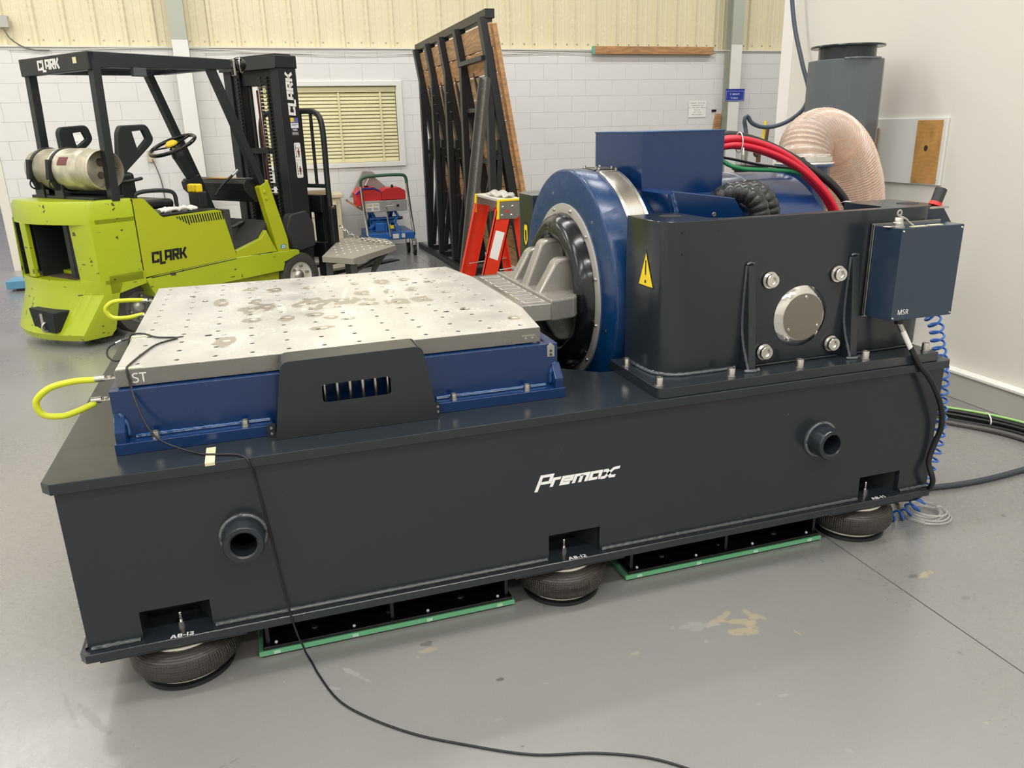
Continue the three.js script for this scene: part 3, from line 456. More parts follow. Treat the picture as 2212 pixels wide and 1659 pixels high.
// ---------------------------------------------------------------- the shaker drum and body on the axis y .837, z -2.82
M.drum = std(0x0b345e, .45, 0, { roughnessMap: rep(smudge, .7), ...paintBump });
{
  const t = thing('vibration_shaker', 'blue drum shaker with a perforated steel band between the grey side towers', 'machine', [1.6, .385, AZ]);
  const C = x => [x, AX, AZ];
  part('body', lathe([[.25, 0], [.41, 0], [.42, .01], [.42, .345], [.417, .349], [.42, .353], [.42, .50], [.417, .504], [.42, .508], [.42, .73], [.405, .745], [.2, .745]], C(1.33), 'x', 96), M.blue, t);
  for (const d of [1.679, 1.834]) part('seam', new THREE.TorusGeometry(.4195, .0022, 6, 120).rotateY(Math.PI / 2).translate(d, AX, AZ), std(0xb8c4d4, .3), t);
  part('drum', lathe([[.335, 0], [.452, 0], [.4565, .0015], [.4595, .005], [.461, .010], [.461, .066], [.4565, .093], [.445, .095], [.445, .17], [.43, .178]], C(1.135), 'x', 120, .7), M.drum, t);
  const perf = tex(64, (u, v) => { const a = Math.hypot(((u * 4) % 1) - .5, ((v * 4) % 1) - .5), b = Math.hypot(((u * 4 + .5) % 1) - .5, ((v * 4 + .5) % 1) - .5); return Math.min(a, b) < .24 ? [.10, .09, .08] : [.72, .69, .62]; });
  const pm = new THREE.MeshPhysicalMaterial({ map: rep(perf, .0244, .0244), metalness: .75, roughness: .3 });
  // band: open ring segments so that the joint plate sits on top
  const arc = (r0, r1, x0, x1, a0, a1, n = 90) => { const p = []; for (let i = 0; i <= n; i++) { const a = a0 + (a1 - a0) * i / n; p.push([r1 * Math.sin(a) + AZ, r1 * Math.cos(a) + AX]); } for (let i = n; i >= 0; i--) { const a = a0 + (a1 - a0) * i / n; p.push([r0 * Math.sin(a) + AZ, r0 * Math.cos(a) + AX]); } return toCreasedNormals(prism(p, 'zy', x0, x1), .4); };
  const ringUV = (g) => { g = clean(g); const p = g.attributes.position, u = new Float32Array(p.count * 2); for (let i = 0; i < p.count; i++) { u[2 * i] = Math.atan2(p.getZ(i) - AZ, p.getY(i) - AX) * .458; u[2 * i + 1] = p.getX(i); } for (let i = 0; i < p.count; i += 3) { for (let k = 1; k < 3; k++) if (u[2 * (i + k)] - u[2 * i] > 1.4) u[2 * (i + k)] -= 6.28319 * .458; else if (u[2 * i] - u[2 * (i + k)] > 1.4) u[2 * (i + k)] += 6.28319 * .458; } g.setAttribute('uv', new THREE.BufferAttribute(u, 2)); return g; };
  const band = part('perforated_band', ringUV(arc(.445, .4585, 1.239, 1.301, .16, 6.12, 160)), pm, t, { keepUV: true });
  part('band_border', [arc(.445, .461, 1.228, 1.240, .16, 6.12, 160), arc(.445, .461, 1.300, 1.312, .16, 6.12, 160), arc(.445, .461, 1.239, 1.301, .16, .205, 8), arc(.445, .461, 1.239, 1.301, 6.08, 6.12, 6)], M.steel, band);
  part('joint_plate', [arc(.452, .462, 1.226, 1.314, -.13, .13, 20)], M.brushed, t); part('joint_window', arc(.461, .464, 1.24, 1.30, -.10, .10, 14), std(0x77746c, .3, .8), t);
  for (const [a, x] of [[.115, 1.238], [.115, 1.302], [.185, 1.234], [.185, 1.305], [-.115, 1.238], [-.115, 1.302]]) part('band_screw', cyl([x, AX + .462 * Math.cos(a), AZ + .462 * Math.sin(a)], [x, AX + .471 * Math.cos(a), AZ + .471 * Math.sin(a)], .0055, .005, 10), M.steel, t);
  part('retaining_ring', lathe([[.300, -.002], [.301, -.006], [.335, -.006], [.336, -.002], [.336, 0]], C(1.135), 'x', 96), std(0xb4b1a9, .45, .25), t);
  for (let i = 0; i < 12; i++) { const a = .22 + i / 12 * 6.28319; part('ring_screw', cyl([1.130, AX + .319 * Math.cos(a), AZ + .319 * Math.sin(a)], [1.122, AX + .319 * Math.cos(a), AZ + .319 * Math.sin(a)], .0065, .0055, 10), M.steel, t); }
  for (let i = 0; i < 6; i++) { const a = .72 + i / 6 * 6.28319; part('face_hole', cyl([1.1352, AX + .385 * Math.cos(a), AZ + .385 * Math.sin(a)], [1.1335, AX + .385 * Math.cos(a), AZ + .385 * Math.sin(a)], .0055, .0055, 10), M.steel, t); }
  const dg = lathe([[.302, 0], [.300, -.016], [.290, -.045], [.27, -.062], [.245, -.066], [.222, -.056], [.207, -.035], [.202, -.005], [.202, .05]], C(1.135), 'x', 96, 2);
  { const p = dg.attributes.position; for (let i = 0; i < p.count; i++) { const a = Math.atan2(p.getZ(i) - AZ, p.getY(i) - AX), k = Math.max(0, (1.135 - p.getX(i)) / .066); p.setX(i, p.getX(i) - k * (.004 * Math.sin(a * 5 + 1) + .006 * Math.sin(a * 3) + .0015 * Math.sin(a * 11))); } dg.computeVertexNormals(); }
  part('rubber_diaphragm', toCreasedNormals(dg, 2), M.rubber, t, { label: 'bulging black rubber diaphragm' });
  part('armature_plate', lathe([[0, 0], [.198, 0], [.2, .003], [.2, .03]], C(1.128), 'x', 64), M.alu, t);
  // terminal box on top
  part('terminal_box', [bx(1.35, 1.685, 1.15, 1.425, -3.027, -2.616, .004)], M.blue, t);
  part('box_lid', bx(1.348, 1.687, 1.421, 1.4265, -3.029, -2.614, .002), std(0x2a527f, .3), t);
  // faceted side housing with two ribbed hoses
  part('side_housing', (() => { const p = [[1.375, 1.12], [1.352, 1.222], [1.37, 1.232], [1.60, 1.20], [1.618, 1.196], [1.655, 1.145], [1.655, .98], [1.62, .93], [1.40, .93]]; return prism(p, 'xy', -2.62, -2.425, { bevel: .003 }); })(), M.blue, t);
  part('housing_weld', weldRun([[1.366, 1.225, -2.424], [1.385, 1.16, -2.42], [1.405, 1.06, -2.415]], .008), M.blueWeld, t);
  part('housing_screw', socketBolt(.007, .004, [1.535, 1.145, -2.425], 'z'), M.steel, t);
  for (const [o, w] of [[0, 0], [.078, -.05]]) {
    const c = new THREE.CatmullRomCurve3([[1.60 + o, 1.10, -2.55 + w], [1.605 + o, 1.165, -2.53 + w], [1.63 + o, 1.205, -2.50 + w], [1.675 + o, 1.21, -2.465 + w], [1.712 + o, 1.18, -2.44 + w], [1.73 + o, 1.12, -2.43 + w], [1.735 + o, 1.0, -2.425 + w], [1.735 + o, .8, -2.42 + w]].map(p => V(...p)), false, 'centripetal');
    const n = 150, g = new THREE.TubeGeometry(c, n, .036, 20, false), p = g.attributes.position; for (let i = 0; i <= n; i++) { const q = c.getPointAt(i / n), s = 1 + (i % 6 === 0 ? -.06 : i % 6 === 3 ? .05 : .02); for (let j = 0; j <= 20; j++) { const k = i * 21 + j; p.setXYZ(k, q.x + (p.getX(k) - q.x) * s, q.y + (p.getY(k) - q.y) * s, q.z + (p.getZ(k) - q.z) * s); } } g.computeVertexNormals();
    part('ribbed_hose', g, std(0x2b2c2c, .5, 0, { roughnessMap: rep(smudge, .2) }), t);
  }
  part('exhaust_stub', [lathe([[.104, -.25], [.104, .43], [.118, .43], [.12, .436], [.118, .442], [.100, .442]], [2.2, AX, AZ], 'y', 48)], M.blue, t);
}
// bull nose: cast driver bar between plate and armature
{
  const t = thing('driver_bar', 'grey cast aluminium driver bar with upright fins joining plate and shaker', 'machine part', [1.0, .8, AZ]);
  part('bar_plate', prism([[.845, AZ + .318], [.955, AZ + .318], [.955, AZ - .318], [.845, AZ - .318]], 'xz', .806, .866, { bevel: .002 }), M.alu, t);
  for (let i = 0; i < 9; i++) { const z = AZ + .26 - i * .065; const s = part('slot_cup', [bx(.868, .946, .8655, .8672, z - .02, z + .02, .0005)], std(0xd6d3cb, .35, .5), t); part('slot_floor', bx(.874, .94, .8668, .868, z - .0135, z + .0135, 0), std(0x8d8982, .5, .5), s); }
  part('cast_body', prism(roundPoly([[.955, AZ + .325], [1.06, AZ + .30], [1.10, AZ + .2], [1.10, AZ - .2], [1.06, AZ - .30], [.955, AZ - .325]], [0, .03, .04, .04, .03, 0]), 'xz', .803, .876, { bevel: .006, bs: 2 }), M.cast, t);
  const fin = (d, z, l) => prism(roundPoly([[.958, 0], [1.118, 0], [1.118, l], [1.044, l], [1.026, l - .012]].map(p => [p[0], d > 0 ? .866 + p[1] : .814 - p[1]]), [0, 0, .008, .02, .02]).slice(), 'xy', z - .03, z + .03, { bevel: .01, bs: 3 });
  for (const [d, dz, l] of [[1, 0, .178], [1, .145, .128], [1, -.145, .128], [-1, .145, .125], [-1, 0, .17], [-1, -.145, .125]]) {
    const f = part('fin', fin(d, AZ + dz, l), M.cast, t), y = d > 0 ? .866 + l - .018 : .814 - l + .018;
    part('fin_bolt', [cyl([1.112, y, AZ + dz], [1.132, y, AZ + dz], .015, .015, 12), cyl([1.05, y - d * .004, AZ + dz], [1.046, y - d * .008, AZ + dz], .0095, .0095, 12)], M.black, f);
  }
}
// ---------------------------------------------------------------- side towers carrying the shaker
function tower(label, sgn) {                                           // sgn 1: the near one; -1: its mirror image on the far side
  const m = z => sgn > 0 ? z : 2 * AZ - z, P = pts => sgn > 0 ? pts : pts.map(p => [p[0], m(p[1])]).reverse();
  const t = thing('support_tower', label, 'support tower', [1.64, TOP, m(-2.2)]);
  const out = roundPoly([[1.168, -2.36], [1.168, -2.107], [2.235, -2.107], [2.235, -2.36]], [.004, .095, .13, .05]);
  const inner = [[2.03, -2.36], [2.025, -2.175], [1.99, -2.145], [1.39, -2.145], [1.355, -2.175], [1.345, -2.36]];
  part('tower_body', prism(P([...out, ...inner]), 'xz', .683, 1.168, { bevel: .0015, smooth: .45 }), M.dark, t);
  const bolts = [[1.132, -2.267], [1.132, -2.042], [1.388, -2.042], [1.645, -2.04], [1.905, -2.038], [2.162, -2.04]];
  part('base_plate', prism(P(roundPoly([[1.114, -2.36], [1.114, -2.008], [2.19, -2.008], [2.19, -2.36]], [.004, .03, .004, .004])), 'xz', TOP, .6825, { bevel: .0015, smooth: .6 }), M.dark, t);
  for (const [x, z] of [[1.277, -2.27], [2.168, -2.21]]) part('lifting_hole', cyl([x, 1.1676, m(z)], [x, 1.1688, m(z)], .036, .036, 28), M.blackMatt, t);
  for (const [x, z] of bolts) part('base_bolt', socketBolt(.0125, .028, [x, .6825, m(z)]), M.steel, t);
  return [t, m];
}
{
  const [t] = tower('near dark grey shaker tower with a yellow warning triangle and round steel cover', 1), zf = -2.107;
  part('weld_bead', weldRun([[1.164, .687, -2.34], [1.164, .687, -2.22], [1.172, .687, -2.16], [1.195, .687, -2.125], [1.24, .687, -2.104], [1.30, .687, -2.102], [1.44, .687, -2.102]], .007), M.weld, t);
  part('weld_bead', weldRun([[1.51, .686, -2.1], [1.7, .686, -2.1], [1.84, .686, -2.1]], .004), M.dark, t); part('weld_bead', weldRun([[1.91, .686, -2.1], [2.05, .686, -2.1], [2.17, .686, -2.105]], .004), M.dark, t);
  for (const x of [1.475, 1.873]) { const g = part('gusset', prism([[zf, .6825], [zf + .052, .6825], [zf + .014, 1.018], [zf, 1.024]], 'zy', x - .013, x + .013, { bevel: .0015 }), M.dark, t); part('gusset_weld', [weldRun([[x - .015, .69, zf + .05], [x - .0145, .8, zf + .006], [x - .0145, 1.02, zf + .004]], .0045), weldRun([[x - .014, 1.024, zf + .004], [x, 1.028, zf + .005], [x + .014, 1.024, zf + .004]], .004), weldRun([[x - .03, .686, zf + .05], [x, .686, zf + .058], [x + .025, .686, zf + .05]], .006)], M.weld, g); }
  const cv = part('cover_disc', lathe([[0, .018], [.078, .018], [.080, .0175], [.1015, .002], [.1015, 0], [.09, 0]], [1.681, AX, zf], 'z', 72), M.chrome, t, { label: 'bevelled stainless cover disc' });
  const spun = tex(256, (u, v) => { const r = Math.hypot(u - .5, v - .5), a = Math.atan2(v - .5, u - .5); return .52 + .14 * Math.cos(3 * a + 1.2) * Math.min(1, r * 4) + .05 * hash(r * 300 | 0, 1, 1); });
  const disc = new THREE.CircleGeometry(.0775, 48); disc.translate(1.681, AX, zf + .0185); part('cover_face', disc, new THREE.MeshPhysicalMaterial({ color: 0x8f8a80, metalness: .95, roughness: .34, anisotropy: .6 }), cv, { keepUV: true });
  for (const a of [1.5, 3.75, 5.75]) part('cover_screw', lathe([[0, .003], [.004, .0025], [.0055, 0]], [1.681 + .066 * Math.cos(a), AX + .066 * Math.sin(a), zf + .0185], 'z', 10), M.steel, cv);
  for (const [x, y] of [[1.551, .967], [1.813, .967], [1.549, .707], [1.814, .708]]) { const g = part('tower_bolt', socketBolt(.0225, .02, [x, y + (y < .8 ? .022 : 0), zf + .004], 'z'), M.chrome, t); part('bolt_washer', lathe([[.015, .006], [.027, .006], [.029, .003], [.029, 0]], [x, y + (y < .8 ? .022 : 0), zf], 'z', 28), M.black, g); }
  for (const [x, y] of [[1.23, 1.135], [1.356, 1.135], [1.233, 1.07], [1.356, 1.07]]) part('small_hole', cyl([x, y, zf + .0003], [x, y, zf - .004], .0032, .0032, 8), M.blackMatt, t);
  // warning triangle bent round the tower corner: built flat and wrapped onto the rounded edge
  {
    // arc coordinate s runs along the tower outline from its left side (s < 0) round the corner
    const OUT = roundPoly([[1.168, -2.36], [1.168, -2.107], [2.235, -2.107], [2.235, -2.36]], [.004, .095, .13, .05]).slice(6), acc = [0]; for (let i = 1; i < OUT.length; i++) acc.push(acc[i - 1] + Math.hypot(OUT[i][0] - OUT[i - 1][0], OUT[i][1] - OUT[i - 1][1]));
    const S0 = acc[1] - .014, onOut = (q) => { let i = 1; while (i < acc.length - 1 && acc[i] < q) i++; const k = (q - acc[i - 1]) / (acc[i] - acc[i - 1]), A = OUT[i - 1], B = OUT[i], l = Math.hypot(B[0] - A[0], B[1] - A[1]); return [A[0] + (B[0] - A[0]) * k, A[1] + (B[1] - A[1]) * k, -(B[1] - A[1]) / l, (B[0] - A[0]) / l]; };
    const wrap = (g, o) => { g = clean(g); const p = g.attributes.position; for (let i = 0; i < p.count; i++) { const q = onOut(S0 + p.getX(i)), d = p.getZ(i) + o; p.setXYZ(i, q[0] + q[2] * d, p.getY(i), q[1] + q[3] * d); } g.computeVertexNormals(); return g; };
    const subdiv = (pts, hole) => { const gs = []; return prism(pts, 'xy', 0, .0012, hole ? { holes: hole } : {}); };
    const strip = (fL, fR, y0, y1, n, z) => { const v = [], nn = 6; for (let i = 0; i < n; i++) for (let j = 0; j < nn; j++) { const ya = y0 + (y1 - y0) * i / n, yb = y0 + (y1 - y0) * (i + 1) / n, q = (y, k) => [fL(y) + (fR(y) - fL(y)) * k / nn, y, z]; const a = q(ya, j), b = q(ya, j + 1), c = q(yb, j + 1), d = q(yb, j); v.push(...a, ...b, ...c, ...a, ...c, ...d); } const g = new THREE.BufferGeometry(); g.setAttribute('position', new THREE.Float32BufferAttribute(v, 3)); g.computeVertexNormals(); return g; };
    const tri = (k, z) => { const yb = .957 + k, yt = 1.076 - 2.6 * k, c = .0, h = .050 - k * 1.5; return strip(y => c - h * (yt - y) / (yt - yb), y => c + h * (yt - y) / (yt - yb), yb, yt, 10, z); };
    const s = part('warning_sign', wrap(tri(0, .0008), 0), M.black, t, { label: 'yellow warning triangle with exclamation mark' });
    part('sign_yellow', wrap(tri(.004, .0016), 0), M.yellow, s); part('sign_mark', [wrap(strip(y => -.0035 - .0 * y, y => .0035, 0.996, 1.042, 5, .0024), 0), wrap(strip(y => -.0045, y => .0045, .970, .979, 2, .0024), 0)], M.black, s);
  }
}
{
  const [t, m] = tower('far dark grey shaker tower behind the ladder with a round yellow sticker', -1);
  const g = new THREE.CylinderGeometry(.045, .045, .0015, 32).rotateZ(Math.PI / 2); g.scale(1, 1.35, .9); g.translate(1.1672, .99, m(-2.27));
  const s = part('round_sticker', g, M.black, t, { label: 'black oval sticker with a yellow shape' });
  const h = prism(roundPoly([[-.022, .012], [-.018, .045], [.018, .045], [.022, .012], [.024, -.02], [0, -.05], [-.024, -.02]], .01), 'xy', 0, .001, { holes: [roundPoly([[-.012, .0], [-.010, .022], [.010, .022], [.012, .0], [.008, -.03], [-.008, -.03]], .006)] });
  h.rotateY(-Math.PI / 2); h.translate(1.1664, .99, m(-2.27)); part('sticker_shape', h, M.yellow, s);
}
// ---------------------------------------------------------------- control box on the right end of the near tower
{
  const t = thing('control_box', 'dark blue control box lettered MSR with a key switch on top', 'control box', [2.07, .817, -2.05]);
  const mb = std(0x28384a, .34, 0, { roughnessMap: rep(smudge, .5), ...paintBump });
  part('box_shell', prism([[1.932, -2.1], [1.949, -1.993], [2.199, -1.993], [2.205, -2.1]], 'xz', .817, 1.118, { bevel: .0015 }), mb, t);
  part('back_plate', bx(1.927, 2.21, .812, 1.123, -2.102, -2.0985, .001), M.brushed, t); part('side_trim', bx(1.9275, 1.9315, .815, 1.12, -2.101, -2.09, .001), M.steel, t);
  for (const [x, y] of [[1.956, 1.108], [2.192, 1.108], [1.955, .826], [2.192, .826]]) part('cover_screw', lathe([[0, .003], [.003, .0025], [.004, 0]], [x, y, -1.993], 'z', 10), M.chrome, t);
  const l = text('MSR', .0165, .0006); l.translate(1.972, .836, -1.993); part('box_lettering', l, M.white, t, { label: 'white letters MSR' });
  const k = part('key_switch', lathe([[0, .03], [.012, .03], [.0135, .027], [.0145, .016], [.0165, .013], [.0165, .004], [.021, .003], [.021, 0]], [1.965, 1.118, -2.03], 'y', 28), M.steel, t);
  part('key_bow', [new THREE.TorusGeometry(.008, .0035, 6, 16).scale(1, 1, .5).translate(1.966, 1.162, -2.03), bx(1.963, 1.969, 1.147, 1.158, -2.031, -2.029, 0)], M.zinc, k); part('spare_key', tube([[1.97, 1.15, -2.028], [1.985, 1.143, -2.022], [1.996, 1.132, -2.018], [2.01, 1.121, -2.012]], .0035, 12, 5), M.zinc, k);
  part('label_plate', [bx(2.0, 2.06, 1.118, 1.1195, -2.02, -2.005, 0), bx(2.075, 2.13, 1.118, 1.1195, -2.025, -2.01, 0)], M.ivory, t); part('round_label', cyl([1.94, 1.118, -2.045], [1.94, 1.1192, -2.045], .014, .014, 20), std(0xc9b9b2, .5), t);
  part('cable_gland', [cyl([2.035, .817, -2.045], [2.035, .79, -2.043], .016, .015, 14)], M.black, t);
}
{
  const t = thing('lever_switch', 'black knob lever on a small dark bracket behind the control box', 'lever', [2.2, 1.07, -2.2]);
  part('bracket', [prism([[2.10, 1.10], [2.12, 1.155], [2.24, 1.155], [2.285, 1.10]], 'xy', -2.175, -2.12, { bevel: .001 }), bx(2.085, 2.093, 1.09, 1.16, -2.165, -2.125, .001)], std(0x222c3c, .35), t);
  part('top_plate', bx(2.06, 2.26, 1.155, 1.162, -2.20, -2.12, .001), M.zinc, t); part('dark_stem', cyl([2.075, 1.09, -2.15], [2.075, 1.157, -2.15], .018, .018, 14), M.black, t);
  part('lever_knob', cyl([2.232, 1.172, -2.15], [2.252, 1.216, -2.155], .0185, .0195, 16), std(0x2d2c2d, .5), t); part('red_ring', cyl([2.228, 1.162, -2.15], [2.233, 1.174, -2.15], .022, .0195, 18), M.red, t);
  part('red_lamp', new THREE.SphereGeometry(.012, 14, 10).translate(2.335, 1.135, -2.29), M.redRubber, t);
}
// ---------------------------------------------------------------- cables and hoses around the shaker
{
  const reds = [[0, 0, '0'], [.018, .002, ''], [-.004, -.022, ''], [.012, -.026, ''], [.028, -.018, '']];
  const words = ['top', 'second', 'middle', 'fourth', 'lowest'];
  reds.forEach(([dz, dy], i) => solo('power_cable', `${words[i]} red power cable of the bundle leaving the blue terminal box`, 'cable', tube([[1.67, 1.385 + dy, -2.64 - dz], [1.74, 1.392 + dy, -2.625 - dz], [1.84, 1.372 + dy, -2.61 - dz], [1.94, 1.325 + dy * .8, -2.58 - dz], [2.03, 1.255 + dy * .5, -2.555 - dz], [2.10, 1.175 + dy * .3, -2.53 - dz], [2.14, 1.09, -2.51 - dz], [2.16, .98, -2.5 - dz]], .0115, 60, 10), M.redRubber, { group: 'red power cables' }));
  solo('power_cable', 'thick black cable curving down beside the red cables to the tower', 'cable', tube([[1.66, 1.395, -2.70], [1.76, 1.404, -2.69], [1.90, 1.365, -2.66], [2.03, 1.29, -2.60], [2.12, 1.22, -2.55], [2.18, 1.14, -2.52], [2.20, 1.04, -2.5], [2.2, .95, -2.5]], .0155, 60, 10), M.black);
  solo('power_cable', 'thin black cable under the red bundle running to the clear duct', 'cable', tube([[1.68, 1.335, -2.75], [1.8, 1.315, -2.75], [1.95, 1.285, -2.74], [2.08, 1.27, -2.72]], .005, 30, 8), M.black);
  solo('ground_cable', 'green cable sagging from the blue terminal box over the shaker', 'cable', tube([[1.68, 1.34, -2.66], [1.705, 1.305, -2.63], [1.76, 1.285, -2.615], [1.88, 1.275, -2.60], [1.98, 1.265, -2.58], [2.05, 1.235, -2.56]], .008, 40, 8), M.green);
  const tie = thing('cable_tie', 'white cable tie round the red cable bundle', 'cable tie', [1.76, 1.36, -2.6]); part('tie_loop', [new THREE.TorusGeometry(.036, .002, 6, 24).rotateY(1.5).scale(1, 1, .8).translate(1.757, 1.378, -2.632), bx(1.754, 1.759, 1.335, 1.36, -2.602, -2.599, 0)], M.white, tie);
  const t2 = thing('cable_tie', 'white cable tie round the thick black cable', 'cable tie', [2.175, 1.14, -2.52]); part('tie_loop', new THREE.TorusGeometry(.0175, .002, 6, 24).rotateX(1.2).rotateZ(-.25).translate(2.177, 1.145, -2.521), M.white, t2);
}
{ // clear spiral duct
  const t = thing('spiral_duct', 'clear copper-wired spiral duct arching from the shaker to the floor', 'duct', [2.4, .1, -2.9]);
  const c = new THREE.CatmullRomCurve3([[2.2, 1.285, -2.82], [2.203, 1.315, -2.825], [2.235, 1.362, -2.845], [2.32, 1.385, -2.88], [2.42, 1.36, -2.915], [2.50, 1.29, -2.93], [2.555, 1.19, -2.94], [2.59, 1.08, -2.95], [2.625, .9, -2.97], [2.65, .65, -2.98], [2.66, .4, -2.98], [2.66, .12, -2.98]].map(p => V(...p)), false, 'centripetal');
  const n = 1280, R = 24, turns = 128, r = u => .104 + .022 * Math.min(1, u * 3), fr = c.computeFrenetFrames(n, false), pos = [], wire = [], idx = [];
  for (let i = 0; i <= n; i++) { const u = i / n, p = c.getPointAt(u), N = fr.normals[i], B = fr.binormals[i]; for (let j = 0; j <= R; j++) { const a = j / R * 6.28319, ph = u * turns - j / R, k = r(u) * (1 + .035 * Math.cos(ph * 6.28319)); const q = p.clone().addScaledVector(N, k * Math.cos(a)).addScaledVector(B, k * Math.sin(a)); pos.push(q.x, q.y, q.z); if (i < n && j < R) { const s = i * (R + 1) + j; idx.push(s, s + 1, s + R + 2, s, s + R + 2, s + R + 1); } } }
  const g = new THREE.BufferGeometry(); g.setAttribute('position', new THREE.Float32BufferAttribute(pos, 3)); g.setIndex(idx); g.computeVertexNormals();
  part('duct_skin', g, std(0xfdf2e8, .2, 0, { transmission: .75, thickness: 0, side: THREE.DoubleSide, clearcoat: .6, clearcoatRoughness: .1 }), t);
  const W = turns * 20, wp = []; for (let i = 0; i <= W; i++) { const u = i / W, f = Math.min(n, Math.round(u * n)), p = c.getPointAt(u), a = u * turns * 6.28319, k = r(u) * 1.03; wp.push(p.addScaledVector(fr.normals[f], k * Math.cos(a)).addScaledVector(fr.binormals[f], k * Math.sin(a))); }
  class Poly extends THREE.Curve { getPoint(t2, o = new THREE.Vector3()) { const x = t2 * W, i = Math.min(W - 1, Math.floor(x)); return o.copy(wp[i]).lerp(wp[i + 1], x - i); } getPointAt(u, o) { return this.getPoint(u, o); } getTangentAt(u, o = new THREE.Vector3()) { const i = Math.min(W - 1, Math.floor(u * W)); return o.copy(wp[i + 1]).sub(wp[i]).normalize(); } }
  part('spiral_wire', new THREE.TubeGeometry(new Poly(), W, .0013, 4, false), std(0xd9b9a2, .3, .5), t);
  part('clamp_ring', lathe([[.106, 0], [.112, 0], [.112, .018], [.106, .018]], [2.2, 1.292, AZ], 'y', 48), M.chrome, t); part('duct_collar', lathe([[.1, 0], [.117, 0], [.119, .004], [.117, .008], [.106, .009], [.104, .04]], [2.2, 1.2795, AZ], 'y', 48), std(0xd9d6cf, .15, .3), t);
}
{ // control cable, coiled hose, floor hoses
  const t = thing('control_cable', 'black cable with a white sleeve hanging from the control box', 'cable', [2.15, .2, -2.0]);
  part('sleeve', [cyl([2.033, .795, -2.043], [2.043, .765, -2.03], .0095, .0095, 14)], M.zinc, t); part('white_sleeve', cyl([2.043, .766, -2.03], [2.07, .705, -2.012], .009, .0085, 14), M.white, t, { label: 'white sleeve' });
  part('cable_line', tube([[2.07, .707, -2.012], [2.095, .655, -1.995], [2.13, .61, -1.982], [2.175, .545, -1.978], [2.215, .465, -1.98], [2.232, .40, -1.99], [2.225, .34, -2.0], [2.213, .27, -2.002], [2.222, .20, -1.98], [2.25, .1, -2.06], [2.3, .01, -2.2]], .0095, 70, 10), M.black, t);
}
{
  const path = new THREE.CatmullRomCurve3([[2.2, .84, -2.2], [2.28, .78, -2.16], [2.31, .735, -2.15], [2.335, .66, -2.15], [2.36, .60, -2.15], [2.385, .52, -2.15], [2.385, .42, -2.14], [2.385, .33, -2.13], [2.37, .25, -2.12], [2.34, .18, -2.11], [2.315, .12, -2.10], [2.29, .06, -2.09], [2.22, .022, -2.08], [2.15, .02, -2.09]].map(p => V(...p)), false, 'centripetal');
  const n = 900, pts = []; const fr = path.computeFrenetFrames(n); const N = 31; for (let i = 0; i <= n; i++) { const u = i / n, p = path.getPointAt(u), a = u * N * 6.28319, r = .027 - .008 * Math.sin(u * 3.1416) + (u > .9 ? -.008 : 0); pts.push(p.clone().addScaledVector(fr.normals[i], r * Math.cos(a)).addScaledVector(fr.binormals[i], r * Math.sin(a)).toArray()); }
  solo('coiled_hose', 'blue coiled air hose hanging at the right end of the base', 'hose', tube(pts, .0042, 900, 7), M.coilBlue);
  const cl = std(0xf0f0ee, .1, 0, { transmission: .75, thickness: .004, ior: 1.4 });
  const q = []; for (let i = 0; i <= 120; i++) { const a = i / 120 * 6.28319 * 5, s = 1 - .1 * (i / 24 % 1) - .22 * ((i / 24 | 0) % 2) - .05 * (i / 24 | 0); q.push([2.312 + .092 * s * Math.cos(a) + .012 * Math.sin(i * .13), .006 + .006 * (i / 24 | 0) + .003 * Math.sin(i * .31), -2.075 + .088 * s * Math.sin(a)]); }
  solo('clear_tube_coil', 'coil of clear plastic tube lying on the floor beside the right air spring', 'tube', tube(q, .0038, 500, 7), cl);
  solo('floor_hose', 'single grey hose running right across the floor from the base', 'hose', tube([[2.2, .012, -2.22], [2.4, .012, -2.24], [2.514, .012, -2.236], [2.609, .012, -2.223], [2.778, .012, -2.218], [2.997, .012, -2.235], [3.3, .012, -2.28], [3.47, .012, -2.38]], .0115, 60, 10), std(0x3a4048, .5));
  const B = [[0, .012, 0, .014, 0x141415], [.03, .012, .02, .012, 0x1a1a1b], [.06, .012, .03, .01, 0x141415], [.02, .034, .012, .013, 0x121213], [.05, .032, .03, .009, 0x1d1d1e], [-.03, .012, -.03, .013, 0x151516], [-.012, .034, -.02, .012, 0x111112], [.085, .010, .05, .009, 0x232324], [.11, .013, .06, .0125, 0x55524f]];
  const nm = ['thickest', 'second', 'third', 'upper', 'thin upper', 'wall side', 'upper wall side', 'thin front', 'grey front'];
  B.forEach(([o, y, w, r, c], i) => solo('floor_cable', `${nm[i]} ${i === 8 ? '' : 'black '}cable of the bundle on the floor along the right wall`, 'cable', tube([[2.6 - o, y, -3.2 + w], [2.9 - o * .8, y + .004 * Math.sin(i), -3.14 + o * .4 + w], [3.15 - o, y, -2.98 + o * .5], [3.30 - o, y + .004 * Math.cos(i * 2), -2.80 + o * .6], [3.40 - o * 1.1, y, -2.6 + w * .5], [3.44 - o * 1.1, y, -2.3], [3.45 - o * 1.1, y, -1.8]], r, 60, 8), std(c, .45), { group: 'cables on the floor by the right wall' }));
  solo('floor_cable', 'green and yellow earth cable on top of the floor bundle', 'cable', tube([[2.6, .05, -3.2], [2.9, .052, -3.13], [3.13, .052, -2.97], [3.29, .05, -2.8], [3.39, .05, -2.6], [3.42, .05, -2.3], [3.42, .05, -1.8]], .007, 60, 8), std(0x9fd07a, .4));
  for (const [x, z, a, w] of [[3.2, -2.93, .75, 'nearer the base'], [3.345, -2.72, 1.0, 'further along']]) { const k = thing('cable_tie', `white cable tie round the floor cables ${w}`, 'cable tie', [x, 0, z]); part('tie_loop', [new THREE.TorusGeometry(.05, .0035, 6, 28).scale(1.1, .55, 1).rotateY(a).translate(x - .015, .03, z + .01)], M.white, k); }
}
